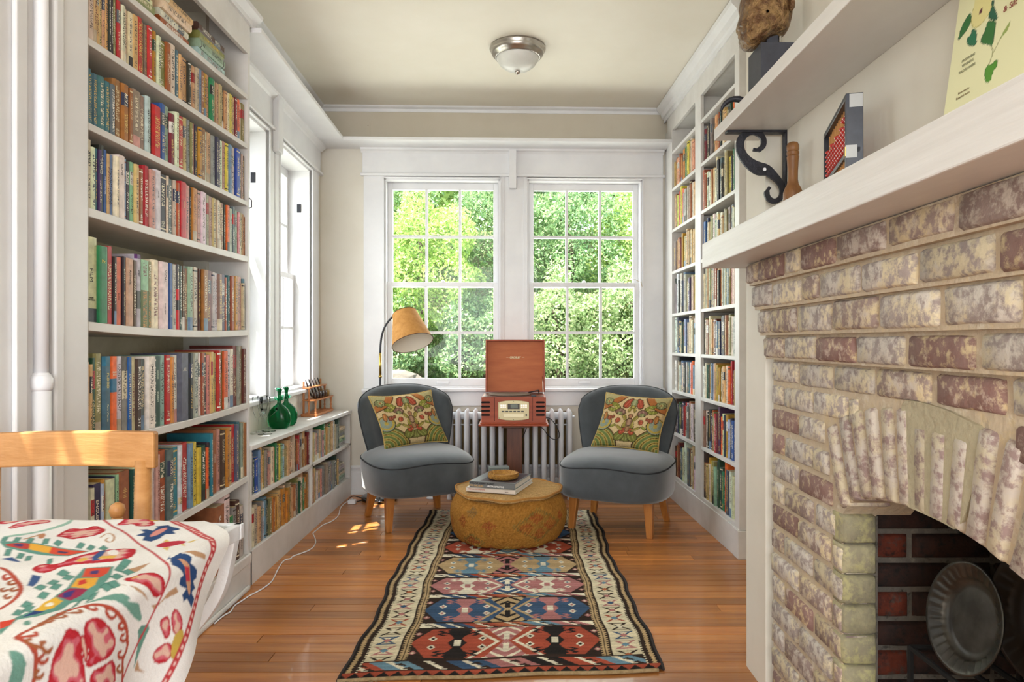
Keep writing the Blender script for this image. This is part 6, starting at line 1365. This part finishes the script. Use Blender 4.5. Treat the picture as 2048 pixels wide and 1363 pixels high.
for P_ in ([(940, 590), (1040, 600), (1110, 660), (1145, 725), (1060, 650)], [(1165, 760), (1230, 740), (1300, 640), (1355, 605), (1368, 650), (1260, 715), (1190, 795)], [(1020, 455), (1195, 400), (1080, 480)], [(1515, 320), (1600, 370), (1590, 400), (1530, 385)], [(1090, 1180), (1110, 1250), (1150, 1280), (1070, 1270)]): fill(P_, 'b08a6a', ch=0)
line([(800, 220), (860, 180), (920, 220), (880, 260), (830, 240), (860, 225)], 'b08a6a', .0016); line([(200, 230), (340, 180)], 'b08a6a', .003); fill([(300, 195), (370, 175), (345, 225), (305, 222)], 'b07a5a')
# straight border lines (45 degrees)
sm_ = PG+QG
CC[np.abs(sm_-.466) < .0028] = lin('b04448')
CC[np.abs(sm_-.588) < .0085] = lin('b03c40'); CC[(np.abs(sm_-.588) < .0032) & (np.sin((PG-QG)*420) > -.1)] = lin('dcb8b0')
CC[1:-1, 1:-1] = (CC[1:-1, 1:-1]*2+CC[:-2, 1:-1]+CC[2:, 1:-1]+CC[1:-1, :-2]+CC[1:-1, 2:])/6
CC *= (1+rng.normal(0, .02, PG.shape+(1,))); CC = np.clip(CC, 0, 1)
over = PG-XE; R0 = .018
zt = ZTB+.0035+.0014*np.sin(PG*38+QG*12)+.0012*np.sin(QG*47-PG*20)
X3 = np.where(over < 0, PG, XE+R0*np.sin(np.clip(over/R0, 0, PI/2))); Z3 = np.where(over < 0, zt, zt-R0*(1-np.cos(np.clip(over/R0, 0, PI/2)))-np.maximum(0, over-R0*PI/2))
X3 = X3+np.where(over > .03, .010*np.sin(QG*34)*np.clip((over-.03)/.12, 0, 1), 0)
Y3 = QG.copy()
far = np.maximum(0, QG-YE-.002); Y3 = np.where(far > 0, YE+.004, QG); Z3 = Z3-far
P5 = np.stack([X3, Y3, Z3], -1)
keep = (sm_ < .642); idx = np.arange(PG.size).reshape(PG.shape)
qm_ = keep[:-1, :-1] & keep[1:, :-1] & keep[1:, 1:] & keep[:-1, 1:]
Q = np.stack([idx[:-1, :-1], idx[1:, :-1], idx[1:, 1:], idx[:-1, 1:]], -1)[qm_]
used = np.unique(Q); remap = np.zeros(PG.size, int); remap[used] = np.arange(len(used))
ct = quad_obj('tablecloth', P5.reshape(-1, 3)[used], remap[Q], CC.reshape(-1, 3)[used], mat('embroidered_cotton', '#ffffff', .9, attr='Col', bump=.35, bscale=220, spec=.15, bdist=.002), None, True)
setp(ct, 'white cotton tablecloth embroidered with red flowers and green sprays over the table', 'tablecloth')
# ------------------------------------------------------------------ outdoors
gl = MB()
gl.add([(-9, -4, -.35), (-1.7, -4, -.35), (-1.7, 6, -.35), (-9, 6, -.35)], [(0, 1, 2, 3)]); gl.add([(-9, 6, -.35), (8, 6, -.35), (8, 7.6, .1), (-9, 7.6, .1)], [(0, 1, 2, 3)]); gl.add([(-9, 7.6, .1), (8, 7.6, .1), (8, 13, 3.2), (-9, 13, 3.2)], [(0, 1, 2, 3)]); gl.add([(-1.7, 5.2, -.35), (8, 5.2, -.35), (8, 6, -.35), (-1.7, 6, -.35)], [(0, 1, 2, 3)])
gd = gl.build('ground_outside', mat('leafy_ground', '#6e6a44', .9, '#4f5a30', scale=6, bump=.6), kind='structure')
M_leaf = bpy.data.materials.new('leaf'); M_leaf.use_nodes = True; _N = Nd(M_leaf); _a = _N.add('ShaderNodeAttribute'); _a.attribute_name = 'Col'; _N.link(_a.outputs['Color'], _N.b.inputs['Base Color']); _N.b.inputs['Roughness'].default_value = .5
_t = _N.add('ShaderNodeBsdfTranslucent'); _N.link(_a.outputs['Color'], _t.inputs[0]); _mx = _N.add('ShaderNodeMixShader'); _mx.inputs[0].default_value = .4; _N.link(_N.b.outputs[0], _mx.inputs[1]); _N.link(_t.outputs[0], _mx.inputs[2]); _N.link(_mx.outputs[0], _N.out.inputs[0])
M_bark = mat('bark', '#4c4238', .9, '#6a5c4c', scale=12, bump=.6)
def shrub(nm, lab, c, R_, n, cols, size, trunk=0, group='shrubs on the bank outside', cat='shrub'):
    T = thing(nm, lab, cat, (c[0], c[1], c[2]-R_[2]-trunk), group)
    d = rng.normal(size=(n, 3)); d /= np.linalg.norm(d, axis=1)[:, None]; d *= (1+.16*np.sin(d[:, :1]*9+c[0]*3)+.13*np.sin(d[:, 2:3]*11+c[1]))
    r = rng.uniform(.55, 1.0, (n, 1))**.6
    Pn = np.array(c)+d*r*np.array(R_); a = rng.normal(size=(n, 3)); a /= np.linalg.norm(a, axis=1)[:, None]; b = rng.normal(size=(n, 3)); b = np.cross(a, b); b /= np.linalg.norm(b, axis=1)[:, None]
    s = size*rng.uniform(.6, 1.4, (n, 1)); V = np.stack([Pn-a*s, Pn+b*s*.5, Pn+a*s, Pn-b*s*.5], 1).reshape(-1, 3)
    cs = np.array([lin(x) for x in cols]); ci = rng.integers(0, len(cs), n); col = cs[ci]*rng.uniform(.7, 1.3, (n, 1)); col = np.repeat(np.clip(col, 0, 1), 4, 0)
    quad_obj('foliage', V, np.arange(4*n).reshape(n, 4), col, M_leaf, T)['kind'] = 'stuff'
    MB().tube([(c[0], c[1], c[2]-R_[2]-trunk), (c[0]+.05, c[1], c[2]), (c[0]-.05, c[1], c[2]+R_[2]*.6)], [.05+trunk*.05, .04+trunk*.02, .01], 8).build('stem', M_bark, T)
    return T
GA = ['a6c26a', 'b6cf78', '8fb060', 'c8da8c']; GB = ['86a872', '9cb980', 'aec492', '74966a']; GC = ['96b078', 'aec08c', 'c4cca0', '8aa470']
shr = [((-2.1, 8.0, 1.0), (.9, .7, .9), GB, 'dense green shrub at the foot of the bank, far left'), ((-1.2, 8.4, 1.9), (.8, .7, 1.0), GA, 'bright yellow-green shrub seen through the left window'), ((-.45, 8.3, .9), (.8, .6, .8), GB, 'dark fine-leaved shrub behind the lamp window'), ((-.25, 9.2, 2.3), (.9, .7, 1.1), GB, 'tall green shrub high on the bank between the windows'),
       ((.45, 8.2, 1.0), (.8, .6, .9), GC, 'pale green low shrub behind the record player'), ((.65, 9.0, 2.2), (.8, .7, 1.1), GB, 'broad green shrub through the upper right window'), ((1.4, 8.3, 1.1), (.8, .6, .9), GC, 'pale sprawling shrub at the foot of the right window'), ((1.75, 9.2, 2.2), (.85, .7, 1.1), GA, 'bright green shrub near the right bookcase'),
       ((-2.3, 9.5, 2.7), (1.1, .8, 1.2), GB, 'large dark shrub up the bank, far left'), ((2.8, 8.8, 1.6), (1.0, .8, 1.5), GB, 'tall green shrub beyond the right wall'), ((-3.3, 7.6, 1.1), (.9, 1.0, 1.3), GB, 'green shrub outside the corner window'), ((-4.3, 9.0, 2.0), (1.3, 1.0, 1.6), GB, 'large green shrub outside beyond the corner')]
for c, R_, cl_, lab in shr: shrub('shrub', lab, c, R_, 21000, cl_, .024)
for (c, R_, cl_, lab) in (((-1.6, 11, 4.3), (1.9, 1.2, 1.5), GA, 'light green tree high on the bank, left'), ((.6, 11.3, 4.4), (1.7, 1.2, 1.4), GB, 'green tree high on the bank, middle'), ((3.1, 11.2, 4.4), (1.7, 1.2, 1.5), GA, 'light green tree high on the bank, right')):
    shrub('tree', lab, c, R_, 12000, cl_, .07, 1.6, 'trees on top of the bank', 'tree')
shrub('tree', 'leafy tree standing outside the left windows', (-2.2, 2.8, 3.9), (.8, 1.5, 1.0), 380, GA, .07, 2.6, 'trees outside the left windows', 'tree')
M_rock = mat('pale_rock', '#5a554d', .85, '#726b60', scale=8, bump=.8, bscale=20)
for i, (x_, y_, z_, sx_, sz_) in enumerate(((-1.30, 7.35, .66, .26, .12), (-1.05, 7.32, .60, .22, .09), (-1.48, 7.30, .52, .22, .10), (-1.18, 7.25, .44, .25, .09), (-.92, 7.3, .46, .2, .08), (-1.25, 7.28, .30, .4, .12), (-1.2, 7.3, .12, .5, .14))):
    me = MB().lathe([(.05, -1), (.6, -.85), (.95, -.4), (1, .1), (.8, .6), (.4, .9), (.03, 1)], n=10); rr2 = random.Random(i)
    me.v = [(x_+sx_*p[0]*rr2.uniform(.85, 1.1), y_+.2*p[1]*rr2.uniform(.85, 1.1), z_+sz_*p[2]*rr2.uniform(.85, 1.1)) for p in me.v]
    o = me.build('rock', M_rock); setp(o, ['topmost', 'upper right', 'upper left', 'middle', 'right middle', 'broad lower', 'broadest lowest'][i]+' pale grey rock on the bank behind the lamp', 'rock', 'rocks on the bank outside')
